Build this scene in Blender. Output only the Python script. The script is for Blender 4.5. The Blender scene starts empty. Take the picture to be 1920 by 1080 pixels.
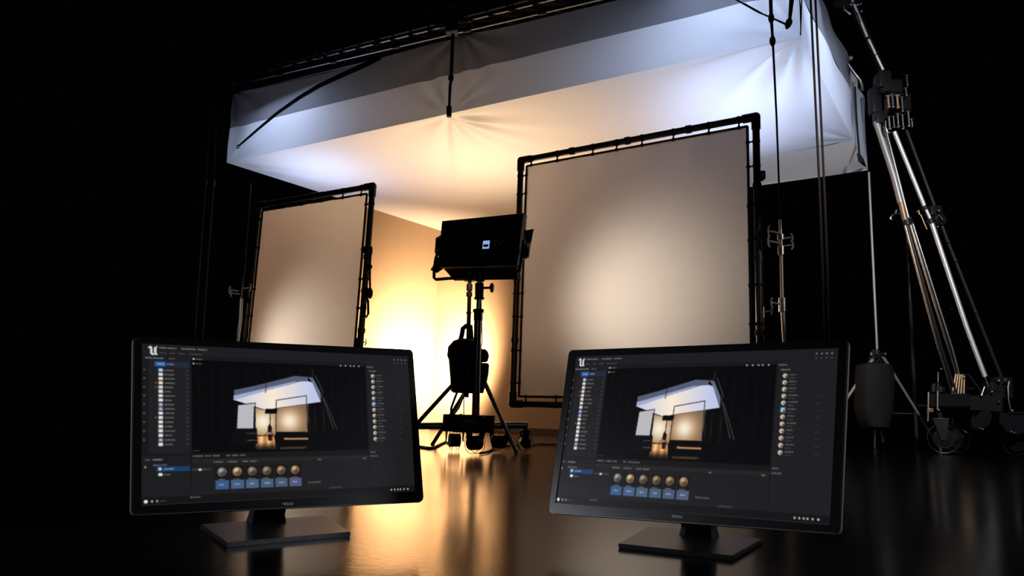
import bpy, bmesh, math, random
import numpy as np
from mathutils import Vector, Matrix
random.seed(4)
C = bpy.context.scene.collection
sc = bpy.context.scene
R = math.radians
# ------------------------------------------------------------------ camera, world, exposure
F = 1400.0; PITCH = math.atan(235/1400); ROLL = R(1.8); CH = 0.32
cd = bpy.data.cameras.new('camera'); cam = bpy.data.objects.new('camera', cd); C.objects.link(cam)
cd.sensor_width = 36; cd.lens = F/1920*36; cd.clip_end = 200; cd.clip_start = 0.02
CM = Matrix.Rotation(math.pi/2+PITCH, 3, 'X') @ Matrix.Rotation(ROLL, 3, 'Z')
cam.matrix_world = Matrix.Translation((0, 0, CH)) @ CM.to_4x4()
sc.camera = cam
sc.view_settings.view_transform = 'Standard'; sc.view_settings.look = 'None'
sc.view_settings.exposure = 0; sc.view_settings.gamma = 1; sc.view_settings.use_curve_mapping = False
w = bpy.data.worlds.new('world'); sc.world = w; w.use_nodes = True
w.node_tree.nodes['Background'].inputs[0].default_value = (0.0012, 0.0013, 0.0016, 1)
w.node_tree.nodes['Background'].inputs[1].default_value = 0.3

# camera geometry used to measure positions in the place (metres)
O = Vector((0, 0, CH))
def ray(x, y): return CM @ Vector(((x-960)/F, -(y-540)/F, -1))
def atY(x, y, Y): d = ray(x, y); return O + d*(Y/d.y)
def atZ(x, y, z): d = ray(x, y); return O + d*((z-CH)/d.z)
def onplane(x, y, p, n): d = ray(x, y); return O + d*((p-O).dot(n)/d.dot(n))
ZC = 3.95                                    # height of the canopy's ceiling cloth
FL = atZ(425, 305, ZC); FR = atZ(1501, 68, ZC)
FB_R = atZ(1599, 262, ZC)      # fold line near the back
BL = atZ(825, 432, ZC-.25); BR = atZ(1627, 318, ZC-.25)
FB_L = FL + (BL-FL)*.86

def lamp(name, kind, loc, target, energy, col, size=0.3, spot=60, blend=.5, size_y=None, spread=None):
    l = bpy.data.lights.new(name, kind); l.energy = energy; l.color = col
    if kind == 'AREA':
        l.size = size
        if size_y: l.shape = 'RECTANGLE'; l.size_y = size_y
        if spread: l.spread = R(spread)
    elif kind == 'SPOT': l.spot_size = R(spot); l.spot_blend = blend; l.shadow_soft_size = size
    else: l.shadow_soft_size = size
    o = bpy.data.objects.new(name, l); C.objects.link(o); o.location = loc
    o.rotation_euler = (Vector(target)-Vector(loc)).to_track_quat('-Z', 'Y').to_euler()
    return o
WARM = (1.0, .60, .27); WARM2 = (1.0, .70, .44); COOL = (.54, .67, 1.0)
XD = (FR-FL).normalized(); YD = (BL-FL); YD.z = 0; YD.normalize()
def lerp(a, b, t): return a + (b-a)*t
# cool lamps above the ceiling cloth, inside the skirts
lamp('cool_lamp_right', 'AREA', FR - XD*.95 + YD*.9 + Vector((0, 0, .85)), FR - XD*.9 + YD*.8 + Vector((0, 0, 0)), 42, COOL, 1.2)
lamp('cool_lamp_back', 'AREA', lerp(FR, FB_R, .65) - XD*1.2 + Vector((0, 0, .85)), lerp(FR, FB_R, .65) - XD*1.1, 38, COOL, 1.4)
lamp('cool_lamp_left', 'AREA', FL + XD*1.0 + YD*.8 + Vector((0, 0, .85)), FL + XD*1.1 + YD*.8, 44, COOL, 1.2)
# warm wall lamp, and unseen uplights added for the bounced warmth on the ceiling
WC = BL.copy(); WC.z = 0
lamp('wall_lamp', 'SPOT', atY(832, 690, 12.3), atY(800, 655, 13.9), 1900, (1, .68, .40), .12, 155, 1.0)
lamp('bounce_fill', 'AREA', (-.7, 10.2, .35), (-.6, 9.6, 4), 96, (1, .68, .41), 1.0, spread=95)
lamp('bounce_fill_near', 'AREA', (.9, 9.2, .30), (1.1, 8.6, 4), 16, WARM2, .8, spread=130)

# ------------------------------------------------------------------ materials
def mat(name, col, rough=.5, metal=0, spec=.5, bump=0, scale=80, var=0, emit=None, es=1, coat=0):
    m = bpy.data.materials.new(name); m.use_nodes = True; nt = m.node_tree
    b = nt.nodes['Principled BSDF']
    b.inputs['Base Color'].default_value = (*col, 1); b.inputs['Roughness'].default_value = rough
    b.inputs['Metallic'].default_value = metal; b.inputs['Specular IOR Level'].default_value = spec
    b.inputs['Coat Weight'].default_value = coat
    if emit: b.inputs['Emission Color'].default_value = (*emit, 1); b.inputs['Emission Strength'].default_value = es
    tc = nt.nodes.new('ShaderNodeTexCoord'); n = nt.nodes.new('ShaderNodeTexNoise'); n.inputs['Scale'].default_value = scale
    nt.links.new(tc.outputs['Object'], n.inputs['Vector'])
    if var:
        mx = nt.nodes.new('ShaderNodeMix'); mx.data_type = 'RGBA'
        mx.inputs[6].default_value = (*[c*(1-var) for c in col], 1); mx.inputs[7].default_value = (*[min(1, c*(1+var)) for c in col], 1)
        nt.links.new(n.outputs['Fac'], mx.inputs[0]); nt.links.new(mx.outputs[2], b.inputs['Base Color'])
    if bump:
        bp = nt.nodes.new('ShaderNodeBump'); bp.inputs['Strength'].default_value = bump; bp.inputs['Distance'].default_value = .01
        nt.links.new(n.outputs['Fac'], bp.inputs['Height']); nt.links.new(bp.outputs[0], b.inputs['Normal'])
    return m
def cloth_mat(name, dcol, tcol, mix):
    m = bpy.data.materials.new(name); m.use_nodes = True; nt = m.node_tree; nt.nodes.clear()
    o = nt.nodes.new('ShaderNodeOutputMaterial'); mx = nt.nodes.new('ShaderNodeMixShader'); mx.inputs[0].default_value = mix
    d = nt.nodes.new('ShaderNodeBsdfDiffuse'); d.inputs[0].default_value = (*dcol, 1)
    t = nt.nodes.new('ShaderNodeBsdfTranslucent'); t.inputs[0].default_value = (*tcol, 1)
    n = nt.nodes.new('ShaderNodeTexNoise'); n.inputs['Scale'].default_value = 2.2; n.inputs['Detail'].default_value = 5
    tc = nt.nodes.new('ShaderNodeTexCoord'); nt.links.new(tc.outputs['Object'], n.inputs['Vector'])
    bp = nt.nodes.new('ShaderNodeBump'); bp.inputs['Strength'].default_value = .12; bp.inputs['Distance'].default_value = .02
    nt.links.new(n.outputs['Fac'], bp.inputs['Height'])
    nt.links.new(bp.outputs[0], d.inputs['Normal']); nt.links.new(bp.outputs[0], t.inputs['Normal'])
    nt.links.new(d.outputs[0], mx.inputs[1]); nt.links.new(t.outputs[0], mx.inputs[2]); nt.links.new(mx.outputs[0], o.inputs[0])
    return m
M = {}
M['black'] = mat('black_paint', (.012, .012, .013), .45, 0, .4, .05, 60)
M['satin'] = mat('satin_black_metal', (.03, .03, .034), .32, .6, .5, .05, 60)
M['chrome'] = mat('chrome', (.62, .60, .58), .2, 1, .5, .04, 30)
M['steel'] = mat('brushed_steel', (.34, .33, .33), .32, 1, .5, .08, 40)
M['white_pipe'] = mat('bright_pipe', (.95, .95, .96), .5, .75, .5, .02, 20)
M['rubber'] = mat('rubber', (.035, .033, .032), .6, 0, .3, .2, 40)
M['caster_grey'] = mat('caster_grey', (.6, .59, .58), .5, 0, .4, .1, 40)
M['bag'] = mat('bag_canvas', (.03, .026, .022), .85, 0, .2, .5, 90, .3)
M['webbing'] = mat('black_webbing', (.012, .012, .014), .8, 0, .2, .3, 200)
M['rope'] = mat('dark_rope', (.035, .026, .02), .8, 0, .2, .4, 200)
M['casing'] = mat('monitor_casing', (.018, .018, .021), .38, 0, .5, .02, 200)
M['bezel'] = mat('monitor_bezel', (.006, .006, .007), .3, 0, .4, .02, 300)
M['edge'] = mat('monitor_edge', (.16, .16, .165), .42, .3, .5, .02, 300)
M['plate'] = mat('base_plate_metal', (.055, .055, .058), .36, .85, .5, .1, 350)
M['badge'] = mat('badge_print', (.8, .8, .82), .5, 0, .5)
M['pale'] = mat('pale_steel', (.42, .40, .38), .42, .45, .5, .08, 40)  # paler and less metallic, so thin chrome tubes look lit
M['bag_black'] = mat('black_bag_nylon', (.006, .006, .0065), .7, 0, .3, .5, 60, .3)
M['wood'] = mat('wood_box', (.05, .035, .022), .6, 0, .3, .3, 30, .3)
M['display'] = mat('lcd_display', (.1, .15, .3), .4, emit=(.35, .5, .95), es=.8)
M['lcd_dark'] = mat('lcd_mark', (.01, .01, .02), .4)
M['led'] = mat('led_emitter', (.8, .7, .5), .5, emit=(1, .62, .3), es=6)
M['amber'] = mat('aged_brass', (.42, .27, .15), .45, .6, .5, .1, 30)
M['cloth'] = cloth_mat('ceiling_silk', (.80, .79, .78), (.72, .72, .72), .42)
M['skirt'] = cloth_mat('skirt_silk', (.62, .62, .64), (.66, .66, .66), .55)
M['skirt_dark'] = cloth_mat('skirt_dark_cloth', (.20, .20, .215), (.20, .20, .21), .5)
M['diffusion'] = cloth_mat('diffusion_cloth', (.16, .157, .16), (.50, .49, .49), .74)
M['wall'] = mat('painted_wall', (.30, .215, .14), .85, 0, .2, .08, 14, .05)

def floor_mat():
    m = bpy.data.materials.new('glossy_dark_floor'); m.use_nodes = True; nt = m.node_tree; b = nt.nodes['Principled BSDF']
    L = nt.links.new; N = nt.nodes.new
    tc = N('ShaderNodeTexCoord')
    n1 = N('ShaderNodeTexNoise'); n1.inputs['Scale'].default_value = 1.3; n1.inputs['Detail'].default_value = 6
    n2 = N('ShaderNodeTexNoise'); n2.inputs['Scale'].default_value = 45; n2.inputs['Detail'].default_value = 3
    L(tc.outputs['Object'], n1.inputs['Vector']); L(tc.outputs['Object'], n2.inputs['Vector'])
    mx = N('ShaderNodeMix'); mx.data_type = 'RGBA'; mx.inputs[6].default_value = (.003, .0024, .002, 1); mx.inputs[7].default_value = (.007, .005, .0038, 1)
    L(n1.outputs['Fac'], mx.inputs[0]); L(mx.outputs[2], b.inputs['Base Color'])
    mr = N('ShaderNodeMapRange'); mr.inputs['To Min'].default_value = .12; mr.inputs['To Max'].default_value = .22
    L(n1.outputs['Fac'], mr.inputs['Value']); L(mr.outputs[0], b.inputs['Roughness'])
    bp = N('ShaderNodeBump'); bp.inputs['Strength'].default_value = .05; bp.inputs['Distance'].default_value = .005
    L(n2.outputs['Fac'], bp.inputs['Height']); L(bp.outputs[0], b.inputs['Normal'])
    b.inputs['Specular IOR Level'].default_value = .2
    return m
M['floor'] = floor_mat()

# ------------------------------------------------------------------ mesh helpers
def frame_of(d):
    d = d.normalized(); up = Vector((0, 0, 1)) if abs(d.z) < .95 else Vector((0, 1, 0))
    x = d.cross(up).normalized(); return x, x.cross(d).normalized()
class MB:
    def __init__(s): s.bm = bmesh.new()
    def tube(s, pts, r, seg=12, closed=False, cap=True, flat=1.0):
        pts = [Vector(p) for p in pts]; n = len(pts); rings = []
        rr = r if isinstance(r, (list, tuple)) else [r]*n
        px = None
        for i, p in enumerate(pts):
            if closed: d = pts[(i+1) % n]-pts[i-1]
            else: d = pts[min(i+1, n-1)]-pts[max(i-1, 0)]
            d.normalize()
            if px is None: x, y = frame_of(d)
            else:
                x = (px - d*px.dot(d)).normalized(); y = x.cross(d).normalized()
            px = x
            rings.append([s.bm.verts.new(p + x*math.cos(2*math.pi*k/seg)*rr[i] + y*math.sin(2*math.pi*k/seg)*rr[i]*flat) for k in range(seg)])
        for i in range(n if closed else n-1):
            a, b = rings[i], rings[(i+1) % n]
            for k in range(seg): s.bm.faces.new((a[k], a[(k+1) % seg], b[(k+1) % seg], b[k]))
        if cap and not closed:
            s.bm.faces.new(rings[0][::-1]); s.bm.faces.new(rings[-1])
        return s
    def box(s, c, size, rot=None, bevel=.0):
        m = Matrix.Translation(Vector(c)) @ (rot.to_4x4() if rot is not None else Matrix.Identity(4)) @ Matrix.Diagonal((*size, 1))
        g = bmesh.ops.create_cube(s.bm, size=1, matrix=m)
        if bevel:
            es = list({e for v in g['verts'] for e in v.link_edges})
            bmesh.ops.bevel(s.bm, geom=es, offset=bevel, segments=2, affect='EDGES', profile=.6)
        return s
    def ball(s, c, r, sc=(1, 1, 1), rot=None):
        m = Matrix.Translation(Vector(c)) @ (rot.to_4x4() if rot is not None else Matrix.Identity(4)) @ Matrix.Diagonal((*sc, 1))
        bmesh.ops.create_uvsphere(s.bm, u_segments=14, v_segments=9, radius=r, matrix=m); return s
    def hull(s, loops, cap=True):
        rings = [[s.bm.verts.new(p) for p in l] for l in loops]; n = len(rings[0])
        for a, b in zip(rings, rings[1:]):
            for k in range(n): s.bm.faces.new((a[k], a[(k+1) % n], b[(k+1) % n], b[k]))
        if cap: s.bm.faces.new(rings[0][::-1]); s.bm.faces.new(rings[-1])
        return s
    def ring(s, c, axis, R_, r, seg=28, tseg=8):
        x, y = frame_of(Vector(axis)); c = Vector(c)
        return s.tube([c + x*R_*math.cos(2*math.pi*k/seg) + y*R_*math.sin(2*math.pi*k/seg) for k in range(seg)], r, tseg, closed=True)
    def disc(s, c, axis, prof, seg=32):
        # lathe: prof = [(offset along axis, radius)]
        a = Vector(axis).normalized(); c = Vector(c)
        return s.tube([c + a*p[0] for p in prof], [max(p[1], 1e-4) for p in prof], seg)
    def done(s, name, m, parent=None, smooth=True):
        bmesh.ops.recalc_face_normals(s.bm, faces=s.bm.faces)
        me = bpy.data.meshes.new(name); s.bm.to_mesh(me); s.bm.free()
        if smooth:
            for p in me.polygons: p.use_smooth = True
            try: me.set_sharp_from_angle(angle=R(38))
            except Exception: pass
        me.materials.append(m if not isinstance(m, str) else M[m])
        o = bpy.data.objects.new(name, me); C.objects.link(o)
        if parent:
            o.parent = parent; q = parent
            loc = Vector((0, 0, 0))
            while q: loc += q.location; q = q.parent
            me.transform(Matrix.Translation(-loc))
        return o
def thing(name, label, cat, loc=(0, 0, 0), group=None):
    o = bpy.data.objects.new(name, None); C.objects.link(o); o.empty_display_size = .1
    o.location = loc; o['label'] = label; o['category'] = cat
    if group: o['group'] = group
    return o
def tag(o, label, cat, group=None):
    o['label'] = label; o['category'] = cat
    if group: o['group'] = group
    me = o.data; c = sum((v.co for v in me.vertices), Vector())/len(me.vertices); z = min(v.co.z for v in me.vertices)
    c.z = z; me.transform(Matrix.Translation(-c)); o.location = c
    return o
def struct(o, ): o['kind'] = 'structure'; return o
def sub(o, root): return o

def grid(name, fn, nu, nv, m, parent=None, thick=0):
    vs = [fn(i/nu, j/nv) for j in range(nv+1) for i in range(nu+1)]
    fs = [(j*(nu+1)+i, j*(nu+1)+i+1, (j+1)*(nu+1)+i+1, (j+1)*(nu+1)+i) for j in range(nv) for i in range(nu)]
    me = bpy.data.meshes.new(name); me.from_pydata([tuple(v) for v in vs], [], fs)
    for p in me.polygons: p.use_smooth = True
    me.materials.append(M[m]); o = bpy.data.objects.new(name, me); C.objects.link(o)
    if parent:
        o.parent = parent; q = parent; loc = Vector((0, 0, 0))
        while q: loc += q.location; q = q.parent
        me.transform(Matrix.Translation(-loc))
    return o

# ------------------------------------------------------------------ setting
mb = MB(); mb.box((2, 9, -.05), (30, 24, .1)); f_ = mb.done('floor', 'floor', smooth=False); struct(f_)
UP = Vector((0, 0, 1))
def wallbox(name, a, b, z1a, z1b, t=.08, side=1):
    a = Vector((a.x, a.y, 0)); b = Vector((b.x, b.y, 0)); n = UP.cross(b-a).normalized()*t*side
    mb = MB(); mb.hull([[a, b, b+n, a+n], [a+UP*z1a, b+UP*z1b, b+n+UP*z1b, a+n+UP*z1a]])
    return struct(mb.done(name, 'wall', smooth=False))
wl_end = lerp(BL, FL, .52)
wallbox('wall_left', BL, wl_end, BL.z+.02, BL.z+.25*.52+.02, side=-1)
wr_end = lerp(BL, BR, .60)
wallbox('wall_back', BL, wr_end, BL.z+.03, BL.z+.03, side=1)
# low skirting along the foot of the back wall
def strip(name, a, b, off):
    a = Vector((a.x, a.y, 0)); b = Vector((b.x, b.y, 0)); d = (b-a).normalized(); n = off
    mb = MB(); mb.hull([[a+n*0, b+n*0, b+n, a+n], [a+UP*.09, b+UP*.09, b+n+UP*.09, a+n+UP*.09]])
    o = mb.done(name, 'wood', smooth=False); return struct(o)
nb = UP.cross(wr_end-BL); nb.z = 0; nb.normalize()
strip('baseboard_back', BL, wr_end, -nb*.03)

# ------------------------------------------------------------------ canopy
can = thing('overhead_canopy', 'large white translucent silk canopy with hanging skirts, rigged high over the set', 'canopy', (FL+FR+BL+BR)/4)
pins = [(atZ(842, 217, ZC), .05, .5, 17), (FR, .10, .85, 17), (FL, .06, .65, 13), (FB_R, .03, .4, 11)]
mid_f = atZ(842, 217, ZC); mid_b = atZ(842, 375, ZC)
def ripple(p, amp=1):
    h = 0
    for c, a, dcy, n in pins:
        dx, dy = p.x-c.x, p.y-c.y; r = math.hypot(dx, dy); th = math.atan2(dy, dx)
        h += a*math.sin(n*th*.8 + 2.4*math.sin(2*th+n) + .6*r)*(.25+.75*math.sin(2.3*th+n)**2)*math.exp(-r/dcy)*min(1, r/.35)
    return 1.5*h*amp
sd = (mid_b-mid_f); sl = sd.length; sd.normalize()
def ceil_fn(u, v):
    e = min(u, 1-u, v, 1-v)
    p = lerp(lerp(FL, FR, u), lerp(FB_L, FB_R, u), v)
    k = min(1, min(v, 1)*30 if v < .03 else 1)*min(1, u*40, (1-u)*40)
    z = ripple(p)*k
    q = p-mid_f; t = q.dot(sd); dist = (q - sd*t).length
    if 0 < t < sl: z += .05*math.exp(-dist/.06)*(1-t/sl)*k
    z += -.10*math.sin(math.pi*u)*math.sin(math.pi*v)
    z += .035*math.sin(9*u+3*v)*math.sin(math.pi*v)*math.sin(math.pi*u)
    return p + UP*z
grid('ceiling_cloth', ceil_fn, 260, 130, 'cloth', can)
def flap_fn(u, v):
    a = lerp(FB_L, FB_R, u); b = lerp(BL, BR, u)
    p = lerp(a, b, v); p.z = a.z + (b.z-a.z)*(v**(1+.6*math.sin(math.pi*u)))
    p.z += (.02*math.sin(40*u+6*v)+.012*math.sin(91*u))*v*math.exp(-2*(1-u)*3) - .03*math.sin(math.pi*v)*math.sin(7*u)
    return p
grid('back_flap', flap_fn, 120, 10, 'cloth', can)
NF = -UP.cross(FR-FL); NF.z = 0; NF.normalize()
if NF.y > 0: NF = -NF
ZT_mid = [onplane(440, 176, FL, NF).z, onplane(458, 171, FL, NF).z, onplane(609, 138, FL, NF).z, onplane(722, 107, FL, NF).z, onplane(845, 73, FL, NF).z, onplane(1160, 0, FL, NF).z]
tops = [(0, 5.03)]
for x, y in [(458, 171), (609, 138), (652, 126), (722, 107), (845, 73), (1000, 38), (1160, 0)]:
    p = onplane(x, y, FL, NF); tops.append(((p-FL).dot(XD)/(FR-FL).length, p.z))
tops[0] = (0, tops[1][1]); ZTOP = tops[-1][1]; tops.append((1, ZTOP))
def ztop(u):
    for (a, za), (b, zb) in zip(tops, tops[1:]):
        if a <= u <= b: return za + (zb-za)*(u-a)/max(b-a, 1e-6)
    return ZTOP
ZB = onplane(435, 240, FL, NF).z; ZB2 = onplane(1247, 44, FL, NF).z
def zband(u): return ZB + (ZB2-ZB)*u
def skirt_rip(p, u, ends):
    h = 0
    for c, a, dcy, n in pins[:3]:
        d = p-c; r = math.hypot((p-c).dot(XD), d.z); th = math.atan2(d.z, d.dot(XD))
        h += a*.7*math.sin(n*th*.8+2*math.sin(2*th+n))*(.3+.7*math.sin(1.7*th+n)**2)*math.exp(-r/(dcy*.8))*min(1, r/.3)
    return h
def front(z0, z1):
    def fn(u, v):
        p = lerp(FL, FR, u).copy(); p.z = z0(u) + (z1(u)-z0(u))*v
        k = min(1, u*40, (1-u)*40)*min(1, (p.z-ZC)/.15)
        h = skirt_rip(p, u, 0)*k
        for cu in (0.0, .52, 1.0):            # gathers hanging under the tie points of the top hem
            dx = (u-cu)*8; dz = ztop(u)-p.z
            h += .03*math.sin(11*math.atan2(dx, dz+.05))*math.exp(-math.hypot(dx, dz)/.6)*min(1, (p.z-ZC)/.2)
        return p + NF*h
    return fn
grid('front_skirt', front(lambda u: ZC, zband), 240, 16, 'skirt', can)
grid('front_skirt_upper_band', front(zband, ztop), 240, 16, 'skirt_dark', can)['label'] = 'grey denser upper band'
SD = (FB_R-FR).normalized(); NR = SD.cross(UP); NR.z = 0; NR.normalize()
if NR.x < 0: NR = -NR
def side(A, B, zb0, zb1, zt0, zt1, N_, amp=.02):
    def fn(u, v):
        p = lerp(A, B, u).copy(); a = zb0+(zb1-zb0)*u; b = zt0+(zt1-zt0)*u; p.z = a+(b-a)*v
        return p + N_*(amp*math.sin(21*u+3*v)*math.sin(math.pi*v)*math.exp(-3*u)+amp*.5*math.sin(13*u-4*v)*v)
    return fn
zbr = onplane(1602, 187, FB_R, NR).z; ztr = onplane(1594, 117, FB_R, NR).z
grid('right_skirt', side(FR, FB_R, ZC, ZC, ZB2, zbr, NR), 90, 12, 'skirt', can)
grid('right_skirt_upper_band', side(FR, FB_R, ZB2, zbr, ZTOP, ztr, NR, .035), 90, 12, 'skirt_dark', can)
z2 = atY(1621, 187, BR.y).z
grid('right_corner_flap', side(FB_R, BR, ZC, BR.z, ztr-.05, z2, NR, .03), 30, 12, 'skirt', can)
grid('left_skirt', side(FL, FB_L, ZC, ZC, ZB, ZB, -NR), 60, 10, 'skirt', can)
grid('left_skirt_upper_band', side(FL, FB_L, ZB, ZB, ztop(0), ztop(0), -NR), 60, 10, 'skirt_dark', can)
grid('left_corner_flap', side(FB_L, BL, ZC, BL.z, ztop(0), ZB, -NR), 30, 10, 'skirt', can)
grid('back_skirt', side(BL, BR, BL.z, BR.z, ztop(0)-.1, z2, YD), 90, 10, 'skirt', can)
# piping along the lower hems
mb = MB(); mb.tube([lerp(BL, BR, i/20) for i in range(21)], .010, 6); mb.done('back_hem', 'cloth', can)
def fp(x, y, off=.06): return onplane(x, y, FL+NF*off, NF)
# hanging straps against the skirt
mb = MB(); mb.tube([fp(849, 64), fp(846, 150), fp(844, 160), fp(842, 205)], [.022, .020, .018, .016], 8)
mb.tube([fp(842, 200), fp(842, 219)], [.034, .03], 10); mb.tube([fp(846, 142), fp(845, 150)], .034, 10)
mb.done('hanging_strap', 'webbing', can)
mb = MB(); mb.tube([fp(1487, -30), fp(1481, 35)], [.03, .016], 8)
mb.tube([fp(1481, 34), fp(1480, 40), fp(1477, 48), fp(1475, 54)], [.014, .032, .03, .012], 10); mb.done('hanging_strap', 'webbing', can)
pts = [(712, 107), (690, 119), (650, 137), (600, 160), (560, 184), (520, 212), (490, 237), (447, 274)]
mb = MB(); mb.tube([fp(x, y, .03+.05*math.sin(i/7*math.pi)) for i, (x, y) in enumerate(pts)], [.035, .034, .033, .03, .026, .022, .018, .014], 8)
mb.done('diagonal_strap', 'webbing', can)
mb = MB(); mb.ring(fp(446, 275, .05), NF, .026, .008, 16, 6); mb.done('tie_ring', 'chrome', can)
mb = MB(); mb.tube([fp(1350, -18, .1), fp(1420, 22, .1), fp(1476, 46, .06)], .008, 6); mb.tube([fp(1395, 6, .1), fp(1440, 31, .1), fp(1474, 47, .06)], .005, 6)
mb.done('guy_cord', 'webbing', can)
mb = MB(); mb.tube([fp(1504, -20, .02), fp(1501, 66, .02)], .006, 6); mb.done('corner_cord', 'webbing', can)
mb = MB(); mb.tube([atY(1603, 163, FB_R.y), atY(1606, 225, FB_R.y), atY(1611, 287, FB_R.y-.05)], .014, 6)
mb.tube([atY(1609, 287, FB_R.y-.1), atY(1614, 300, FB_R.y-.1), atY(1622, 311, BR.y-.1)], [.016, .035, .012], 8)
mb.done('corner_strap', 'webbing', can)

# truss above the canopy front
tr = thing('pipe_truss', 'black steel pipe truss running above the front edge of the canopy', 'truss', fp(845, 50, -.2))
def line3(p0, p1, off, m, r, name, ext=0):
    a = onplane(*p0, FL+NF*off, NF); b = onplane(*p1, FL+NF*off, NF)
    mb = MB(); mb.tube([a, b], r, 12); mb.done(name, m, tr); return a, b
c1 = line3((418, 152), (1180, -38), -.35, 'steel', .024, 'chord')
c2 = line3((432, 160), (1260, -34), -.05, 'steel', .022, 'chord')
c3 = line3((440, 174), (1300, -34), -.18, 'satin', .022, 'chord')
c4 = line3((430, 145), (1160, -45), -.6, 'satin', .022, 'chord')
mb = MB(); n = 22
for i in range(n):
    a = lerp(*c1, i/n); b = lerp(*c2, (i+.5)/n); c = lerp(*c1, (i+1)/n)
    mb.tube([a, b], .010, 6); mb.tube([b, c], .010, 6); mb.tube([lerp(*c3, (i+.5)/n), lerp(*c4, i/n)], .009, 6)
mb.done('lacing', 'black', tr)
for t in (.0, .16, .31, .47, .63, .78):
    for cc in (c1, c2):
        a = lerp(*cc, t); mb = MB(); d = (cc[1]-cc[0]).normalized(); mb.tube([a-d*.05, a+d*.05], .036, 10); mb.ball(a+UP*.04, .022)
        mb.done('coupler', 'satin', tr)
mb = MB()
q = fp(848, 45, .0)
mb.box(q, (.16, .18, .26), bevel=.02); mb.tube([q+UP*.08, q+UP*.26], .022, 8); mb.ball(q+Vector((-.02, 0, .25)), .04); mb.tube([q+Vector((.1, -.05, .06)), q+Vector((.2, -.08, .02))], .02, 8)
mb.tube([q+Vector((-.22, -.05, -.05)), q+Vector((.24, -.05, .03))], .03, 8)
mb.done('pipe_clamp', 'satin', tr)
mb = MB(); a = fp(402, 148, 0); b = fp(432, 156, 0); mb.tube([a, b], .018, 8); mb.ball(a, .035); mb.box(b, (.1, .1, .14), bevel=.015); mb.done('end_bracket', 'satin', tr)

# ------------------------------------------------------------------ diffusion frames
def diff_frame(name, label, TL, TR, BLf, tie_n, r=.033):
    X = (TR-TL).normalized(); Z = (TL-BLf).normalized(); N_ = X.cross(Z).normalized(); BRf = TR+(BLf-TL)
    t = thing(name, label, 'frame', (BLf+BRf)/2)
    mb = MB()
    for a, b in ((TL, TR), (TR, BRf), (BRf, BLf), (BLf, TL)):
        mb.tube([a, b], r, 14)
        n = max(2, int((b-a).length/.62))
        for i in range(1, n):
            c = lerp(a, b, i/n); d = (b-a).normalized(); mb.tube([c-d*.025, c+d*.025], r*1.25, 12)
    mb.done('outer_frame', 'black', t)
    for c, sx, sz in ((TL, 1, -1), (TR, -1, -1), (BLf, 1, 1), (BRf, -1, 1)):
        mb = MB(); mb.ball(c, r*1.3); mb.tube([c, c+X*sx*.12], r*1.28, 12); mb.tube([c, c+Z*sz*.12], r*1.28, 12); mb.done('corner_fitting', 'black', t)
    ins = .078; a0 = TL+X*ins-Z*ins; a1 = TR-X*ins-Z*ins; a2 = BRf-X*ins+Z*ins; a3 = BLf+X*ins+Z*ins
    mb = MB()
    for a, b in ((a0, a1), (a1, a2), (a2, a3), (a3, a0)): mb.tube([a, b], .013, 8)
    mb.done('inner_rod', 'black', t)
    def fn(u, v):
        p = lerp(lerp(a3, a2, u), lerp(a0, a1, u), v)
        e = math.sin(math.pi*u)*math.sin(math.pi*v)
        return p - N_*.0 + N_*(.006*math.sin(30*u)*(1-min(1, 6*min(v, 1-v))) + .01*e)
    grid('diffusion_cloth', fn, 60, 60, 'diffusion', t)
    rnd = random.Random(len(label))
    for a, b, c, d in ((TL, TR, a0, a1), (TR, BRf, a1, a2), (BRf, BLf, a2, a3), (BLf, TL, a3, a0)):
        for i in range(tie_n):
            s = (i+.6+rnd.uniform(-.25, .25))/tie_n
            p = lerp(a, b, s); dd = (b-a).normalized(); q = c + dd*max(0, min((d-c).length, (p-c).dot(dd)))
            mb = MB(); mb.tube([p, q], .008, 6); mb.tube([p-dd*.012, p+dd*.012], r*1.12, 10); mb.tube([q-dd*.012, q+dd*.012], .019, 8)
            mb.done('tie', 'webbing', t)
    return t, TL, TR, BLf, BRf, N_
TL = atY(977, 301, 8.0); TR = atZ(1417, 219, TL.z); BLf = atY(961, 757, 8.0); BLf.y = 8.0
big = diff_frame('diffusion_frame', 'larger square black pipe frame stretched with white diffusion cloth, right of the light', TL, TR, BLf, 8)
TRs = atY(699, 349, 8.0); TLs = atZ(486, 385, TRs.z); brs = atY(676, 640, 8.0)
k = 2.42/(TRs-brs).length; brs = TRs+(brs-TRs)*k; BLs = TLs+(brs-TRs)
small = diff_frame('diffusion_frame', 'smaller black pipe frame with white diffusion cloth, behind the left monitor', TLs, TRs, BLs, 6)
# lamps behind the two cloths
def behind(fr, px_, py_, dist, energy, col, size, spot):
    P = onplane(px_, py_, fr[1], fr[5]); n = fr[5] if fr[5].y > 0 else -fr[5]
    v_ = (P-O); v_.z = 0; L_ = P+(n*.35+v_.normalized()*.75).normalized()*dist
    lamp('backlight', 'SPOT', L_, P, energy, col, size, spot, .9); return L_, P
Lb, Pb = behind(big, 1205, 560, 1.1, 84, (1, .84, .66), .08, 112)
Ls, Ps = behind(small, 570, 655, 1.0, 62, (1, .84, .66), .08, 118)

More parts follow.
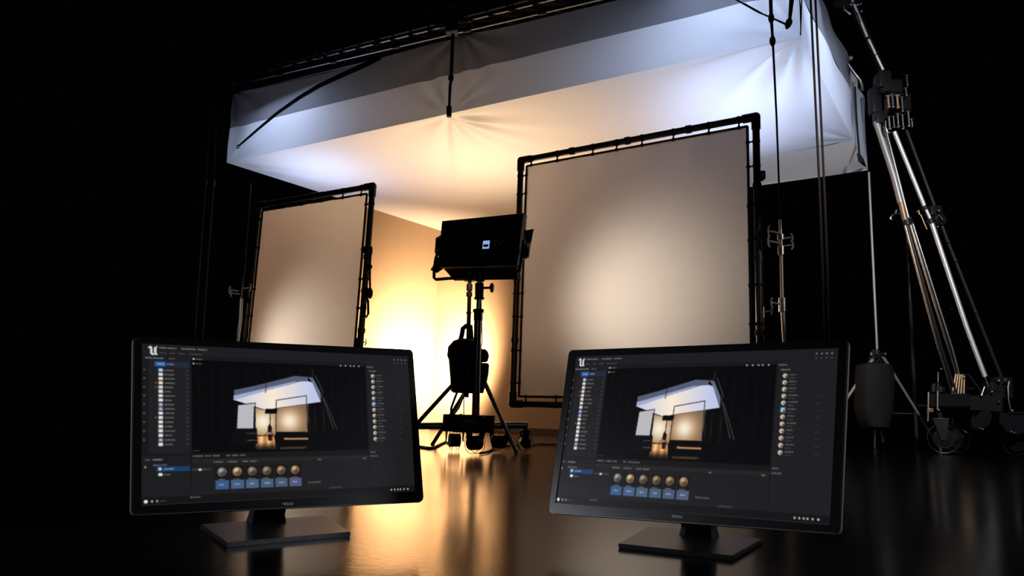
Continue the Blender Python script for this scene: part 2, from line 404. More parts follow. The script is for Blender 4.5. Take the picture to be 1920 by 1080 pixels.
# ------------------------------------------------------------------ stands
def vtube(pts, r, seg=12): mb = MB(); mb.tube(pts, r, seg); return mb
def knuckle(mb, c, s=1, dirx=-1):
    mb.disc(c+Vector((0, -.02*s, 0)), (0, 1, 0), [(-.03*s, .02*s), (-.03*s, .034*s), (.03*s, .034*s), (.03*s, .02*s)], 16)
    mb.tube([c, c+Vector((dirx*.10*s, -.02, .01))], .009*s, 8)
    e = c+Vector((dirx*.10*s, -.02, .01))
    mb.tube([e+Vector((0, 0, -.05*s)), e+Vector((dirx*.012, 0, -.02*s)), e+Vector((dirx*.012, 0, .02*s)), e+Vector((0, 0, .05*s))], .009*s, 8)
def tripod(t, c, h, spread, m, a0=.3, r=.012, n=3):
    for k_ in range(n):
        a = a0+k_*2*math.pi/n; e = c+Vector((math.cos(a)*spread, math.sin(a)*spread, 0))
        mb = MB(); mb.tube([c+UP*h, lerp(c+UP*h, e, .5)+UP*.0, e+UP*.012], r, 8); mb.ball(e+UP*.013, .013); mb.done('leg', m, t)
# chrome grip stand right of the big frame
YC = 6.5
base = atY(1481, 780, YC); base = Vector((base.x, YC, 0))
cs = thing('grip_stand', 'chrome grip stand with T-handle knuckles, right of the larger frame', 'stand', base)
pt = atY(1463, 412, YC); pk = atY(1467, 570, YC)
vtube([base+UP*.25, pk], .019).done('lower_column', 'pale', cs)
vtube([pk, atY(1464, 440, YC)], .015).done('riser', 'pale', cs)
vtube([atY(1464, 470, YC), pt], [.014, .013]).done('top_pin', 'chrome', cs)
for (x, y, s_, dx) in ((1462, 437, 1.0, -1), (1464, 456, 1.1, -1), (1465, 448, .8, 1), (1466, 462, .8, 1), (1467, 571, .95, -1)):
    mb = MB(); c = atY(x, y, YC); knuckle(mb, c, s_, dx)
    mb.done('knuckle', 'pale', cs)
for y0, y1, rr in ((440, 450, .032), (462, 478, .030), (559, 585, .034)):
    mb = MB(); mb.tube([atY(1464+(y0-440)*.025, y0, YC), atY(1464+(y1-440)*.025, y1, YC)], rr, 14); mb.done('collar', 'steel', cs)
tripod(cs, base, .3, .42, 'chrome', .4)
# ropes
def rope(pts, r, label, knots=(), mat_='rope', cat='rope'):
    mb = MB(); mb.tube(pts, r, 8)
    for k_ in knots: mb.ball(k_, .028, (1, 1, 1.9))
    o = mb.done('hanging_rope', mat_); return tag(o, label, cat)
Yr = 6.45
rope([atY(1443, -60, Yr), atY(1446, 33, Yr), atY(1449, 77, Yr), atY(1456, 220, Yr), atY(1463, 411, Yr)], [.019, .017, .011, .0095, .008],
     'dark knotted rope hanging across the canopy down to the chrome grip stand', [atY(1446, 34, Yr), atY(1448.5, 77, Yr)])
for x0, x1, lab in ((1520, 1547, 'left one of the dark rope pair hanging past the canopy corner'), (1529, 1556, 'right one of the dark rope pair hanging past the canopy corner')):
    a = atY(x0-3, -60, 6.7); b = atY(x1, 640, 6.7); d = (b-a).normalized(); e = a+d*((a.z-.01)/-d.z)
    rope([a, lerp(a, e, .5)+Vector((.01, 0, 0)), e], .0115, lab)
# stand carrying the right edge of the big frame
def frame_stand(label, pts, Y, m, r=.02, cab=None, a0=.5):
    top = atY(*pts[0], Y); bot = atY(*pts[1], Y); d = (bot-top).normalized(); foot = top+d*((top.z)/-d.z)
    t = thing('frame_stand', label, 'stand', Vector((foot.x, foot.y, 0)))
    vtube([foot+UP*.05, lerp(foot, top, .5)], r*1.25).done('lower_column', m, t)
    vtube([lerp(foot, top, .5), top], r).done('riser', m, t)
    mb = MB(); c = lerp(foot, top, .5); mb.tube([c-UP*.05, c+UP*.05], r*2.0, 12); knuckle(mb, c, .7, 1); mb.done('collar', 'steel', t)
    mb = MB(); mb.box(top, (.09, .1, .08), bevel=.012); mb.done('clamp', 'black', t)
    mb = MB(); mb.disc(Vector((foot.x, foot.y, 0)), (0, 0, 1), [(0, .15), (.015, .15), (.025, .04), (.06, .035)], 24); mb.done('foot_plate', 'satin', t)
    return t, top, foot
frame_stand('slim steel stand carrying the right edge of the larger diffusion frame', ((1424, 330), (1431, 640)), 6.78, 'steel', .012)
fs2 = frame_stand('black stand carrying the right edge of the smaller diffusion frame', ((690, 470), (672, 650)), 8.05, 'satin', .022)
# cable hung on it
mb = MB(); Yk = 7.95
mb.tube([atY(696, 462, Yk), atY(694, 490, Yk), atY(693.5, 520, Yk), atY(694, 548, Yk), atY(691, 552, Yk), atY(689, 540, Yk), atY(684, 545, Yk)], .012, 8)
mb.tube([atY(684, 545, Yk), atY(690, 565, Yk), atY(690.5, 588, Yk), atY(687, 595, Yk), atY(683.5, 589, Yk), atY(685, 570, Yk)], .013, 8)
mb.ball(atY(693, 500, Yk), .03); mb.ball(atY(694, 550, Yk), .03, (1, 1, 2)); mb.ball(atY(685, 546, Yk), .04, (1.2, 1, 1.3))
tag(mb.done('cable_loop', 'webbing'), 'black cable coiled in loops on the stand of the smaller diffusion frame', 'cable')
# left grip stand
Yl = 8.7
bl = atY(446, 660, Yl); foot = Vector((bl.x-.05, Yl, 0))
gl = thing('grip_stand', 'chrome grip stand at the left edge of the smaller diffusion frame', 'stand', foot)
vtube([foot+UP*.2, atY(451, 600, Yl), atY(453, 560, Yl)], .02).done('lower_column', 'pale', gl)
vtube([atY(453, 560, Yl), atY(456, 530, Yl), atY(470, 343, Yl)], [.014, .012, .009]).done('riser', 'satin', gl)
for x, y, dx in ((455, 541, 1), (450, 552, -1), (447, 546, -1)):
    mb = MB(); knuckle(mb, atY(x, y, Yl), .9, dx); mb.done('knuckle', 'pale', gl)
tripod(gl, foot, .3, .45, 'chrome', 1.2)
# slim chrome rod just left of the small frame is the frame's own stand
frame_stand('slim steel stand carrying the left edge of the smaller diffusion frame', ((468, 540), (458, 640)), 9.1, 'chrome', .012, a0=1.0)
# far-left support poles of the canopy
for (a, b, lab) in (((409, 150), (379, 635), 'right-hand dark pole holding up the left end of the canopy truss'), ((398, 152), (364, 635), 'left-hand dark pole holding up the left end of the canopy truss')):
    Yp = FL.y-.05; top = atY(*a, Yp); m1 = atY((a[0]+b[0])/2+(6 if a[0] > 400 else 4), 345, Yp); bot = atY(*b, Yp); d = (bot-m1).normalized(); ft = m1+d*(m1.z/-d.z)
    t = thing('support_pole', lab, 'pole', Vector((ft.x, ft.y, 0)))
    vtube([ft+UP*.01, bot, m1], .014).done('lower_tube', 'rope', t); vtube([m1, top], .012).done('upper_tube', 'rope', t)
    mb = MB(); mb.tube([m1-UP*.05, m1+UP*.05], .03, 10); mb.done('collar', 'satin', t)
    mb = MB(); mb.disc(Vector((ft.x, ft.y, 0)), (0, 0, 1), [(0, .12), (.012, .12), (.02, .03)], 20); mb.done('foot_plate', 'satin', t)

# ------------------------------------------------------------------ panel light and its stand
YL = 6.0
lt = thing('panel_light', 'black LED panel light with barn doors, seen from behind on its stand', 'lamp', atY(893, 460, YL))
hTL = atY(831, 416, YL); hTR = atY(984, 401, YL-.25); hBL = atY(823, 503, YL+.0); hBR = atY(972, 498, YL-.25)
X = (hTR-hTL).normalized(); Zp = ((hTL-hBL)+(hTR-hBR)).normalized(); Np = Zp.cross(X).normalized()
if Np.y < 0: Np = -Np                       # towards the wall
def loop(q, k, off):
    c = sum(q, Vector())/4; return [c+(p-c)*k+Np*off for p in q]
Q = [hTL, hTR, hBR, hBL]
mb = MB(); mb.hull([loop(Q, .97, -.035), loop(Q, .992, -.028), loop(Q, 1.0, -.01), loop(Q, 1.0, .045)]); mb.done('housing', 'black', lt)
mb = MB(); mb.hull([loop(Q, .94, .046), loop(Q, .94, .05)]); mb.done('emitter', 'led', lt)
def U(u, v): return lerp(lerp(hTL, hTR, u), lerp(hBL, hBR, u), v)
# recessed ribs on the back
mb = MB()
for i in range(9): mb.tube([U(.06+.02*i, .2)-Np*.037, U(.06+.02*i, .82)-Np*.037], .004, 6)
mb.done('cooling_fins', 'black', lt)
mb = MB(); mb.tube([U(.45, .36)-Np*.05, U(.53, .35)-Np*.06, U(.56, .37)-Np*.05], .006, 6); mb.tube([U(.46, .13)-Np*.036, U(.53, .12)-Np*.036], .005, 6); mb.done('rear_handle', 'satin', lt)
def panel_rect(u0, u1, v0, v1, off, th):
    q = [U(u0, v0), U(u1, v0), U(u1, v1), U(u0, v1)]; mb = MB(); mb.hull([[p-Np*off for p in q], [p-Np*(off+th) for p in q]]); return mb
mb = MB(); q0 = [atY(828, 440, YL+.04), atY(817, 446, YL+.07), atY(815, 474, YL+.07), atY(826, 482, YL+.04)]; mb.hull([q0, [p+Vector((0, .01, 0)) for p in q0]]); mb.done('barn_door', 'black', lt)
d_ = panel_rect(.555, .635, .50, .66, .034, .004).done('display', 'display', lt)
panel_rect(.565, .625, .575, .625, .0383, .001).done('display_mark', 'lcd_dark', lt)
for u, v in ((.71, .52), (.76, .58), (.81, .64), (.70, .6), (.79, .52)):
    mb = MB(); mb.disc(U(u, v)-Np*.034, -Np, [(0, .011), (.012, .011), (.014, .008)], 14); mb.done('control_knob', 'steel', lt)
def door(a, b, dirv, ln, sh=.0):
    mb = MB(); n = (b-a).normalized(); q0 = [a, b, b+dirv*ln-n*sh, a+dirv*ln+n*sh]; t_ = n.cross(dirv).normalized()*.004
    mb.hull([[p+t_ for p in q0], [p-t_ for p in q0]]); mb.done('barn_door', 'black', lt)
L0, L1 = Q[0]+Np*.045, Q[3]+Np*.045; R0, R1 = Q[1]+Np*.045, Q[2]+Np*.045
door(L0-(Zp*.12), L1+Zp*.02, (-X*.55+Np*.9-Zp*.1).normalized(), .16, .02)
door(R0-(Zp*.12), R1+Zp*.08, (X*.12+Np*.9).normalized(), .12, .02)
door(L0, R0, (Zp*.15+Np*.9).normalized(), .15, .05)
door(L1+X*.03, R1-X*.03, (-Zp*.35+Np*.9-Zp*.05).normalized(), .16, .03)
mb = MB(); a = atY(824, 478, YL); b = atY(807, 506, YL+.05); c = atY(819, 512, YL+.05); d = atY(836, 500, YL)
mb.hull([[a, b, c, d], [p+Vector((0, .008, 0)) for p in (a, b, c, d)]]); mb.done('barn_door', 'black', lt)
mb = MB(); a = atY(985, 432, YL-.3); b = atY(1001, 429, YL-.3); c = atY(996, 455, YL-.3); d = atY(985, 458, YL-.3)
mb.hull([[a, b, c, d], [p+Vector((0, .012, 0)) for p in (a, b, c, d)]]); mb.done('barn_door', 'black', lt)
mb = MB(); mb.tube([atY(822, 470, YL+.03), atY(817, 485, YL+.03), atY(814, 505, YL), atY(814, 521, YL-.02), atY(817, 524, YL-.02), atY(893, 518, YL-.1), atY(966, 511, YL-.25), atY(974, 507, YL-.27), atY(977, 490, YL-.27), atY(982, 450, YL-.27)], .013, 10)
mb.done('yoke', 'satin', lt)
for x, y, yy in ((825, 458, YL+.02), (984, 472, YL-.28)):
    mb = MB(); c = atY(x, y, yy); sx = -1 if x < 900 else 1; mb.disc(c, (sx, 0, 0), [(-.02, .05), (.01, .06), (.03, .045)], 18); mb.done('tilt_knob', 'black', lt)
mb = MB(); c = atY(900, 517, YL-.1); mb.disc(c-UP*.0, (0, 0, 1), [(-.05, .03), (-.04, .04), (.03, .04), (.045, .02)], 16); mb.done('yoke_socket', 'satin', lt)
yp = YL-.1
# main stand
ft = Vector((atY(891, 800, yp).x, yp, 0))
ls = thing('light_stand', 'thick chrome-and-black rolling stand column carrying the panel light', 'stand', ft)
vtube([atY(891, 812, yp), atY(896, 600, yp)], .030, 16).done('lower_column', 'steel', ls)
vtube([atY(896, 606, yp), atY(899, 555, yp), atY(900, 525, yp)], .021, 16).done('riser', 'chrome', ls)
mb = MB(); mb.tube([atY(896.5, 601, yp), atY(897, 583, yp)], .036, 16); mb.tube([atY(897, 586, yp), atY(897.1, 580, yp)], .044, 16); mb.done('collar', 'satin', ls)
mb = MB(); mb.tube([atY(898.6, 562, yp), atY(899, 531, yp)], [.034, .036], 16); mb.tube([atY(898.6, 561, yp), atY(898.6, 558, yp)], .042, 16); mb.done('socket', 'satin', ls)
mb = MB(); mb.tube([atY(903, 540, yp), atY(919, 539.5, yp)], .010, 8); mb.disc(atY(918, 539.5, yp), (1, 0, 0), [(0, .02), (.01, .038), (.028, .038), (.036, .02)], 18); mb.done('locking_knob', 'black', ls)
mb = MB(); mb.tube([atY(901, 655, yp-.03), atY(904, 640, yp-.03), atY(902, 560, yp-.03)], .004, 6); mb.done('safety_wire', 'steel', ls)
# rolling base: deck, beams, casters
mb = MB(); c = atY(879, 800, yp+.1)
a = atY(832, 784, yp); b = atY(927, 786, yp)
mb.box(((a.x+b.x)/2, yp+.08, (a.z+.14)/2+.03), (b.x-a.x, .32, .13), bevel=.008); mb.done('weight_box', 'wood', ls)
mb = MB(); mb.box(((a.x+b.x)/2-.02, yp-.1, .215), (.2, .08, .10), bevel=.01); mb.tube([Vector(((a.x+b.x)/2-.12, yp-.12, .28)), Vector(((a.x+b.x)/2-.12, yp-.12, .31))], .02, 10)
mb.ball(((a.x+b.x)/2-.06, yp-.1, .275), .03); mb.ball(((a.x+b.x)/2+.1, yp-.1, .275), .025); mb.done('base_casting', 'satin', ls)
mb = MB(); e1 = atY(988, 797, yp+.35); e0 = atY(760, 799, yp+.35); mb.tube([e0, e1], .028, 12); mb.done('cross_tube', 'steel', ls)
def caster(t, c, r, ax, m='rubber', wdt=.035):
    ax = Vector(ax).normalized(); mb = MB()
    mb.disc(c, ax, [(-wdt/2, r*.55), (-wdt/2, r*.9), (-wdt*.3, r), (wdt*.3, r), (wdt/2, r*.9), (wdt/2, r*.55)], 30)
    wh = mb.done('caster_wheel', m, t)
    mb = MB(); mb.disc(c, ax, [(-wdt*.7, .002), (-wdt*.7, r*.22), (wdt*.7, r*.22), (wdt*.7, .002)], 16); mb.disc(c, ax, [(-wdt*.3, r*.5), (-wdt*.55, r*.56), (-wdt*.55, r*.62), (wdt*.55, r*.62), (wdt*.55, r*.56), (wdt*.3, r*.5)], 24); h = mb.done('hub', 'satin', wh)
    mb = MB(); mb.ring(c-ax*wdt*.35, ax, r*.93, r*.03); mb.ring(c+ax*wdt*.35, ax, r*.93, r*.03); mb.done('tread_edge', 'satin', wh)
    side_ = UP.cross(ax).normalized()
    mb = MB()
    for s_ in (-1, 1):
        o_ = ax*s_*wdt*.85
        q = [c+o_+UP*r*1.25-side_*r*.55, c+o_+UP*r*1.25+side_*r*.35, c+o_+side_*r*.15-UP*r*.12, c+o_-side_*r*.15-UP*r*.12]
        mb.hull([q, [p+ax*s_*.006 for p in q]])
    mb.box(c+UP*r*1.27-side_*r*.1, (r*1.0, wdt*2.0, .012), Matrix((side_, ax, UP)).transposed(), .002)
    mb.tube([c+UP*r*1.25-side_*r*.1, c+UP*r*1.7-side_*r*.1], r*.17, 10)
    mb.done('fork', 'satin', t)
for x, y, yy, ax in ((852, 830, 6.3, (1, .3, 0)), (890, 832, 5.85, (.8, .9, 0)), (936, 828, 6.25, (1, -.5, 0))):
    p = atY(x, y, yy); caster(ls, Vector((p.x, yy, .088)), .088, ax, 'rubber', .08)
p = atY(984, 826, 6.55); caster(ls, Vector((p.x, 6.5, .078)), .078, (.35, -1, 0), 'caster_grey')
mb = MB(); mb.tube([Vector((p.x, 6.5, .17)), Vector((p.x, 6.47, .25))], .022, 10); mb.done('caster_post', 'steel', ls)
p = atY(740, 826, 6.55); caster(ls, Vector((p.x, 6.5, .078)), .078, (.6, -1, 0), 'rubber')
# second thin stand with tripod legs
y2 = 6.3
tp = atY(881, 516, y2); ft2 = Vector((atY(873, 800, y2).x, y2+.02, 0))
s2 = thing('light_stand', 'thinner black tripod stand just behind the panel light column', 'stand', ft2)
vtube([tp, atY(878, 640, y2), atY(874, 745, y2)], [.016, .019, .022]).done('column', 'black', s2)
for y0, y1, rr in ((517, 527, .05), (533, 545, .026), (548, 556, .026), (585, 588, .023)):
    mb = MB(); mb.tube([atY(881-(y0-516)*.03, y0, y2), atY(881-(y1-516)*.03, y1, y2)], rr, 12); mb.done('collar', 'black', s2)
for (x1_, y1_, x0_, y0_, yy, m) in ((786, 790, 868, 700, 6.0, 'satin'), (945, 797, 908, 715, 6.2, 'steel'), (844, 780, 872, 735, 6.6, 'satin')):
    e = atY(x1_, y1_, yy); s0 = atY(x0_, y0_, y2); d = (e-s0).normalized(); e2 = e + d*max(0, (e.z-.02)/-d.z)
    mb = MB(); mb.tube([s0, e2], .019 if m == 'steel' else .017, 10); mb.ball(e2, .02); mb.done('leg', m, s2)
mb = MB(); mb.tube([atY(857, 735, y2-.1), atY(846, 765, y2-.1), atY(846, 783, y2-.1)], .010, 8); mb.tube([atY(871, 738, y2-.1), atY(860, 765, y2-.1), atY(845, 784, y2-.1)], .008, 8); mb.tube([atY(870, 730, y2-.1), atY(869.5, 783, y2-.1)], .004, 6); mb.done('brace', 'black', s2)
# bags
def bagmesh(rows, Y, depth, name, label, handle=None, m='bag'):
    # rows: (y, xleft, xright) in image measure at distance Y
    mb = MB(); loops = []
    for k_, (y, xl, xr) in enumerate(rows):
        a = atY(xl, y, Y); b = atY(xr, y, Y); c = (a+b)/2; hw = (b.x-a.x)/2; L_ = []
        fac = .55 if k_ in (0, len(rows)-1) else 1
        for q in range(20):
            t_ = 2*math.pi*q/20; cx = math.copysign(abs(math.cos(t_))**.55, math.cos(t_)); sy = math.copysign(abs(math.sin(t_))**.8, math.sin(t_))
            wob = 1+.03*math.sin(5*t_+k_*1.3)
            L_.append(Vector((c.x+hw*cx*(wob if k_ not in (0,) else 1), Y+depth*fac*sy*wob, c.z)))
        loops.append(L_)
    mb.hull(loops)
    t = thing(name, label, 'bag', sum(loops[-1], Vector())/20)
    mb.done('bag_body', m, t)
    return t
yb = 6.12
bg = bagmesh([(636, 862, 886), (641, 850, 892), (652, 841, 896), (668, 839, 897), (676, 842, 898), (700, 843, 898), (722, 845, 897), (734, 846, 894), (737, 850, 890)], yb, .13, 'sandbag', 'large dark canvas weight bag hanging in front of the glow on the light stand')
mb = MB(); mb.tube([atY(862, 642, yb), atY(866, 628, yb), atY(868, 616, yb), atY(874, 611, yb), atY(882, 612, yb), atY(883, 625, yb), atY(884, 642, yb)], .020, 10, flat=.6); mb.done('handle', 'webbing', bg)
mb = MB(); mb.tube([atY(876, 660, yb-.13), atY(876, 675, yb-.15), atY(875, 728, yb-.14)], .010, 8); mb.done('strap', 'webbing', bg)
mb = MB()
for i, (x, y) in enumerate(((877, 678), (874, 690), (878, 694), (873, 701), (875, 709), (872, 727))): mb.ball(atY(x, y, yb-.145), .008)
mb.done('buckle', 'steel', bg)
bg2 = bagmesh([(655, 903, 910), (658, 900, 914), (666, 899, 917), (676, 899, 915), (679, 902, 911)], yb, .07, 'sandbag', 'small rounded dark pouch hanging right of the light column')
bg3 = bagmesh([(681, 899, 915), (684, 899, 917), (700, 899, 916), (712, 899, 914), (730, 898, 908), (737, 899, 906)], yb, .07, 'sandbag', 'narrow dark pouch hanging under the small rounded one, right of the light column')
for b_, (x, y) in ((bg2, (903, 655)), (bg3, (903, 680))):
    mb = MB(); mb.tube([atY(x, y+2, yb), atY(x-3, y-4, yb-.02), atY(x-8, y-6, yb-.04)], .008, 8); mb.done('strap', 'webbing', b_)
# floor cables
def cable(pts, r, lab):
    mb = MB(); P = [Vector(p) for p in pts]; Q_ = []
    for i in range(len(P)-1):
        p0 = P[max(i-1, 0)]; p1 = P[i]; p2 = P[i+1]; p3 = P[min(i+2, len(P)-1)]
        for k_ in range(6):
            t_ = k_/6; Q_.append(.5*((2*p1)+(p2-p0)*t_+(2*p0-5*p1+4*p2-p3)*t_*t_+(3*p1-p0-3*p2+p3)*t_**3))
    Q_.append(P[-1]); mb.tube(Q_, r, 8); return tag(mb.done('power_cable', 'rubber'), lab, 'cable')
g = lambda x, y: (lambda p: (p.x, p.y, .012))(atZ(x, y, .012))
cable([g(760, 836), g(790, 838), g(808, 840), g(822, 835), g(836, 829), g(846, 834)], .012, 'black cable on the floor left of the light stand casters')
cable([g(900, 850), g(915, 847), g(925, 842), g(938, 838), g(960, 836), g(975, 835)], .010, 'black cable curving over the floor between the light stand and its pale caster')
cable([g(985, 840), g(1005, 833), g(1030, 833), g(1070, 834)], .010, 'thin black cable trailing right from the pale caster')

# ------------------------------------------------------------------ crane at the right
YK = 9.0
def K(x, y, dy=0): return atY(x, y, YK+dy)
kr = thing('rolling_crane_stand', 'heavy wheeled grip crane with long leaning chrome tubes at the right', 'crane', Vector((K(1830, 850).x, YK, 0)))
def part(name, m, build, parent=kr):
    mb = MB(); build(mb); return mb.done(name, m, parent)
def T(name, m, pts, r, seg=12, parent=kr): return part(name, m, lambda mb: mb.tube(pts, r, seg), parent)
T('leaning_tube', 'pale', [K(1643, 228), K(1676, 330), K(1689, 380)], .040, 16)
T('leaning_tube', 'amber', [K(1689, 378), K(1699, 420)], [.036, .034], 16)
T('leaning_tube', 'steel', [K(1657, 228, .1), K(1683, 330, .1), K(1706, 420, .1)], .026, 16)
T('leaning_tube', 'chrome', [K(1695, 415), K(1760, 655), K(1786, 740)], .016)
T('leaning_tube', 'satin', [K(1699, 415), K(1766, 655), K(1793, 740)], .018)
T('leaning_tube', 'chrome', [K(1705, 415, .1), K(1779, 655, .1), K(1803, 740, .1)], .015)
T('leaning_tube', 'steel', [K(1710, 415, .1), K(1786, 655, .1), K(1808, 740, .1)], .018)
T('bright_strut', 'white_pipe', [K(1677, 247, -.1), K(1734, 388, -.1)], .026, 16)
T('bright_strut', 'white_pipe', [K(1736, 392, -.1), K(1745, 412, -.1)], .020, 16)
T('bright_strut', 'white_pipe', [K(1747, 418, -.1), K(1812, 612, -.1), K(1847, 706, -.1)], .028, 16)
T('rear_strut', 'black', [K(1700, 245, .3), K(1777, 452, .3), K(1885, 725, .3)], .022)
for i, (x, y) in enumerate(((1779, 453), (1794, 488), (1785, 580), (1830, 585))):
    part('bolt', 'steel', lambda mb: mb.ball(K(x, y, .24), .012))
part('collar', 'black', lambda mb: mb.tube([K(1699, 412), K(1702, 422)], .05, 14))
part('collar', 'black', lambda mb: mb.tube([K(1704, 408, .1), K(1707, 420, .1)], .036, 14))
part('collar', 'black', lambda mb: mb.tube([K(1732, 386, -.1), K(1736, 393, -.1)], .036, 14))
part('collar', 'black', lambda mb: mb.tube([K(1743, 410, -.1), K(1747, 419, -.1)], .040, 14))
# small handle left of the tubes
part('clamp_handle', 'steel', lambda mb: (mb.tube([K(1690, 403, -.05), K(1680, 400, -.05), K(1672, 405, -.05), K(1669, 410, -.05), K(1673, 412, -.05)], .012, 8), mb.tube([K(1679, 402, -.05), K(1681, 394, -.05)], .011, 8)))
# winch cluster on the strut
part('winch', 'satin', lambda mb: (mb.box(K(1750, 397, 0), (.14, .16, .13), bevel=.015), mb.disc(K(1760, 412, -.05), (.2, -1, 0), [(-.05, .07), (-.03, .085), (.03, .085), (.05, .07)], 20)))
part('winch_crank', 'steel', lambda mb: (mb.tube([K(1754, 412, -.15), K(1760, 403, -.15), K(1768, 412, -.15)], .010, 8), mb.tube([K(1768, 412, -.15), K(1766, 420, -.18)], .010, 8), mb.ball(K(1761, 395, -.15), .018), mb.ball(K(1759, 425, -.15), .012)))
part('winch_bracket', 'amber', lambda mb: (mb.tube([K(1719, 398, 0), K(1722, 394, 0), K(1724, 402, 0)], .010, 8), mb.tube([K(1726, 402, 0), K(1738, 430, 0)], .008, 8)))
# clamp head at the top
part('clamp_head', 'satin', lambda mb: (mb.box(K(1668, 166), (.24, .2, .17), bevel=.02), mb.box(K(1654, 152), (.16, .18, .22), bevel=.02), mb.box(K(1683, 195, .05), (.26, .2, .22), bevel=.03),
     mb.box(K(1640, 190, .1), (.12, .15, .34), bevel=.02), mb.box(K(1650, 222), (.14, .14, .16), bevel=.02)))
part('clamp_plate', 'steel', lambda mb: (mb.tube([K(1652, 167, -.12), K(1676, 163, -.12)], .008, 8), mb.tube([K(1652, 171, -.12), K(1674, 168, -.12)], .006, 8)))
rr_ = random.Random(3)
for (x, y, l, s_) in ((1665, 190, 20, 1), (1673, 188, 24, 1), (1682, 190, 22, 1.2), (1691, 195, 26, 1), (1667, 230, 22, 1.1), (1675, 228, 20, .8), (1683, 225, 24, 1.1), (1692, 228, 26, 1), (1703, 222, 28, 1.1), (1709, 230, 14, .8), (1700, 150, 18, .7), (1698, 172, 14, .8)):
    m = 'amber' if (x, y) in ((1665, 190), (1682, 190)) else 'steel'
    part('clamp_screw', m, lambda mb: (mb.tube([K(x, y-l/2, -.15), K(x+2, y+l/2, -.15)], .012*s_, 8), mb.ball(K(x+2, y+l/2, -.16), .020*s_), mb.tube([K(x-4, y-l/2, -.15), K(x+5, y-l/2-1, -.15)], .009*s_, 8)))
part('hook', 'steel', lambda mb: mb.tube([K(1661, 227, -.2), K(1661, 240, -.2), K(1664, 248, -.2), K(1670, 249, -.2)], .010, 8))
part('lever_arm', 'steel', lambda mb: mb.tube([K(1698, 146, -.1), K(1700, 160, -.1), K(1700, 175, -.1), K(1690, 176, -.1)], .010, 8))
# boom going up from the head
T('boom_rail', 'satin', [K(1655, 135, .03), K(1598, 2, .03), K(1568, -70, .03)], .045, 14)
for a, b in (((1656, 131), (1643, 104)), ((1642, 102), (1629, 74)), ((1626, 69), (1602, 8)), ((1600, 4), (1580, -45))):
    T('boom_tube', 'white_pipe', [K(*a, -.1), K(*b, -.1)], .016)
T('boom_tube', 'steel', [K(1612, 43, -.12), K(1605, 24, -.12)], .016)
part('boom_bracket', 'satin', lambda mb: (mb.box(K(1590, 0, .0), (.32, .2, .14), bevel=.02), mb.tube([K(1566, 8, -.1), K(1582, 8, -.1)], .018, 8)))
part('boom_handle', 'steel', lambda mb: mb.tube([K(1582, 7, -.1), K(1584, 18, -.1), K(1595, 27, -.1)], .012, 8))
for x, y in ((1596, 8), (1609, 8), (1614, 7), (1616, 21)):
    part('bolt', 'steel', lambda mb: mb.ball(K(x, y, -.12), .022))
# hose by the canopy corner
part('hose', 'steel', lambda mb: mb.tube([K(1591, 121), K(1597, 130), K(1606, 142), K(1613, 150), K(1617, 162), K(1617, 169)], .022, 10))
part('hose_clip', 'amber', lambda mb: (mb.ball(K(1595, 109), .03), mb.ball(K(1602, 155), .02)))
# dolly base
part('beam', 'satin', lambda mb: (mb.hull([[K(1743, 738, -.1), K(1819, 738, -.1), K(1819, 762, -.1), K(1743, 762, -.1)], [K(1743, 738, .15), K(1819, 738, .15), K(1819, 762, .15), K(1743, 762, .15)]])))
part('beam', 'black', lambda mb: (mb.hull([[K(1819, 742, -.05), K(1880, 738, -.05), K(1880, 772, -.05), K(1819, 768, -.05)], [K(1819, 742, .3), K(1880, 738, .3), K(1880, 772, .3), K(1819, 768, .3)]])))
part('mast_socket', 'amber', lambda mb: [mb.tube([K(1792+i*4, 702, 0), K(1785+i*5.5, 738, 0)], .012, 8) for i in range(5)])
part('jack_post', 'satin', lambda mb: (mb.tube([K(1758, 768), K(1758, 718)], .03, 12), mb.tube([K(1750, 735), K(1751, 720)], .026, 10), mb.tube([K(1763, 735), K(1763, 725)], .05, 12)))
part('jack_rod', 'steel', lambda mb: (mb.tube([K(1758, 770, -.15), K(1758, 733, -.15)], .010, 8), mb.ball(K(1760, 769, -.15), .022), mb.tube([K(1759, 716, -.1), K(1759, 698, -.1)], .006, 8), mb.ball(K(1765, 692, -.1), .014)))
part('side_lever', 'steel', lambda mb: (mb.tube([K(1741, 735, -.12), K(1740, 790, -.12)], .010, 8), mb.tube([K(1722, 760, -.12), K(1740, 761, -.12)], .009, 8)))
part('side_latch', 'amber', lambda mb: mb.box(K(1744, 769, -.12), (.06, .05, .05), bevel=.01))
part('brace_bar', 'steel', lambda mb: (mb.tube([K(1808, 703, -.1), K(1816, 702, -.1), K(1840, 734, -.1)], .010, 8), mb.tube([K(1840, 742, -.1), K(1846, 725, -.1)], .010, 8), mb.tube([K(1813, 728, -.1), K(1826, 729, -.1)], .010, 8)))
part('chain', 'steel', lambda mb: [mb.ball(K(1847+i*1.3, 708+i*3.2, -.12), .010) for i in range(6)])
part('upright_block', 'satin', lambda mb: (mb.box(K(1878, 727, .1), (.18, .18, .26), bevel=.03), mb.box(K(1858, 740, .1), (.10, .2, .3), bevel=.02)))
for q_ in ((1873, 714, -.05, .022), (1873, 753, -.1, .014), (1860, 735, -.1, .018)): part('block_bolt', 'steel', lambda mb: mb.ball(K(*q_[:3]), q_[3]))
part('handle_hook', 'steel', lambda mb: mb.tube([K(1884, 714, -.1), K(1886, 711, -.1), K(1891, 711, -.1), K(1892, 716, -.1), K(1890, 725, -.1), K(1891, 750, -.1), K(1895, 770, -.1)], .011, 8))
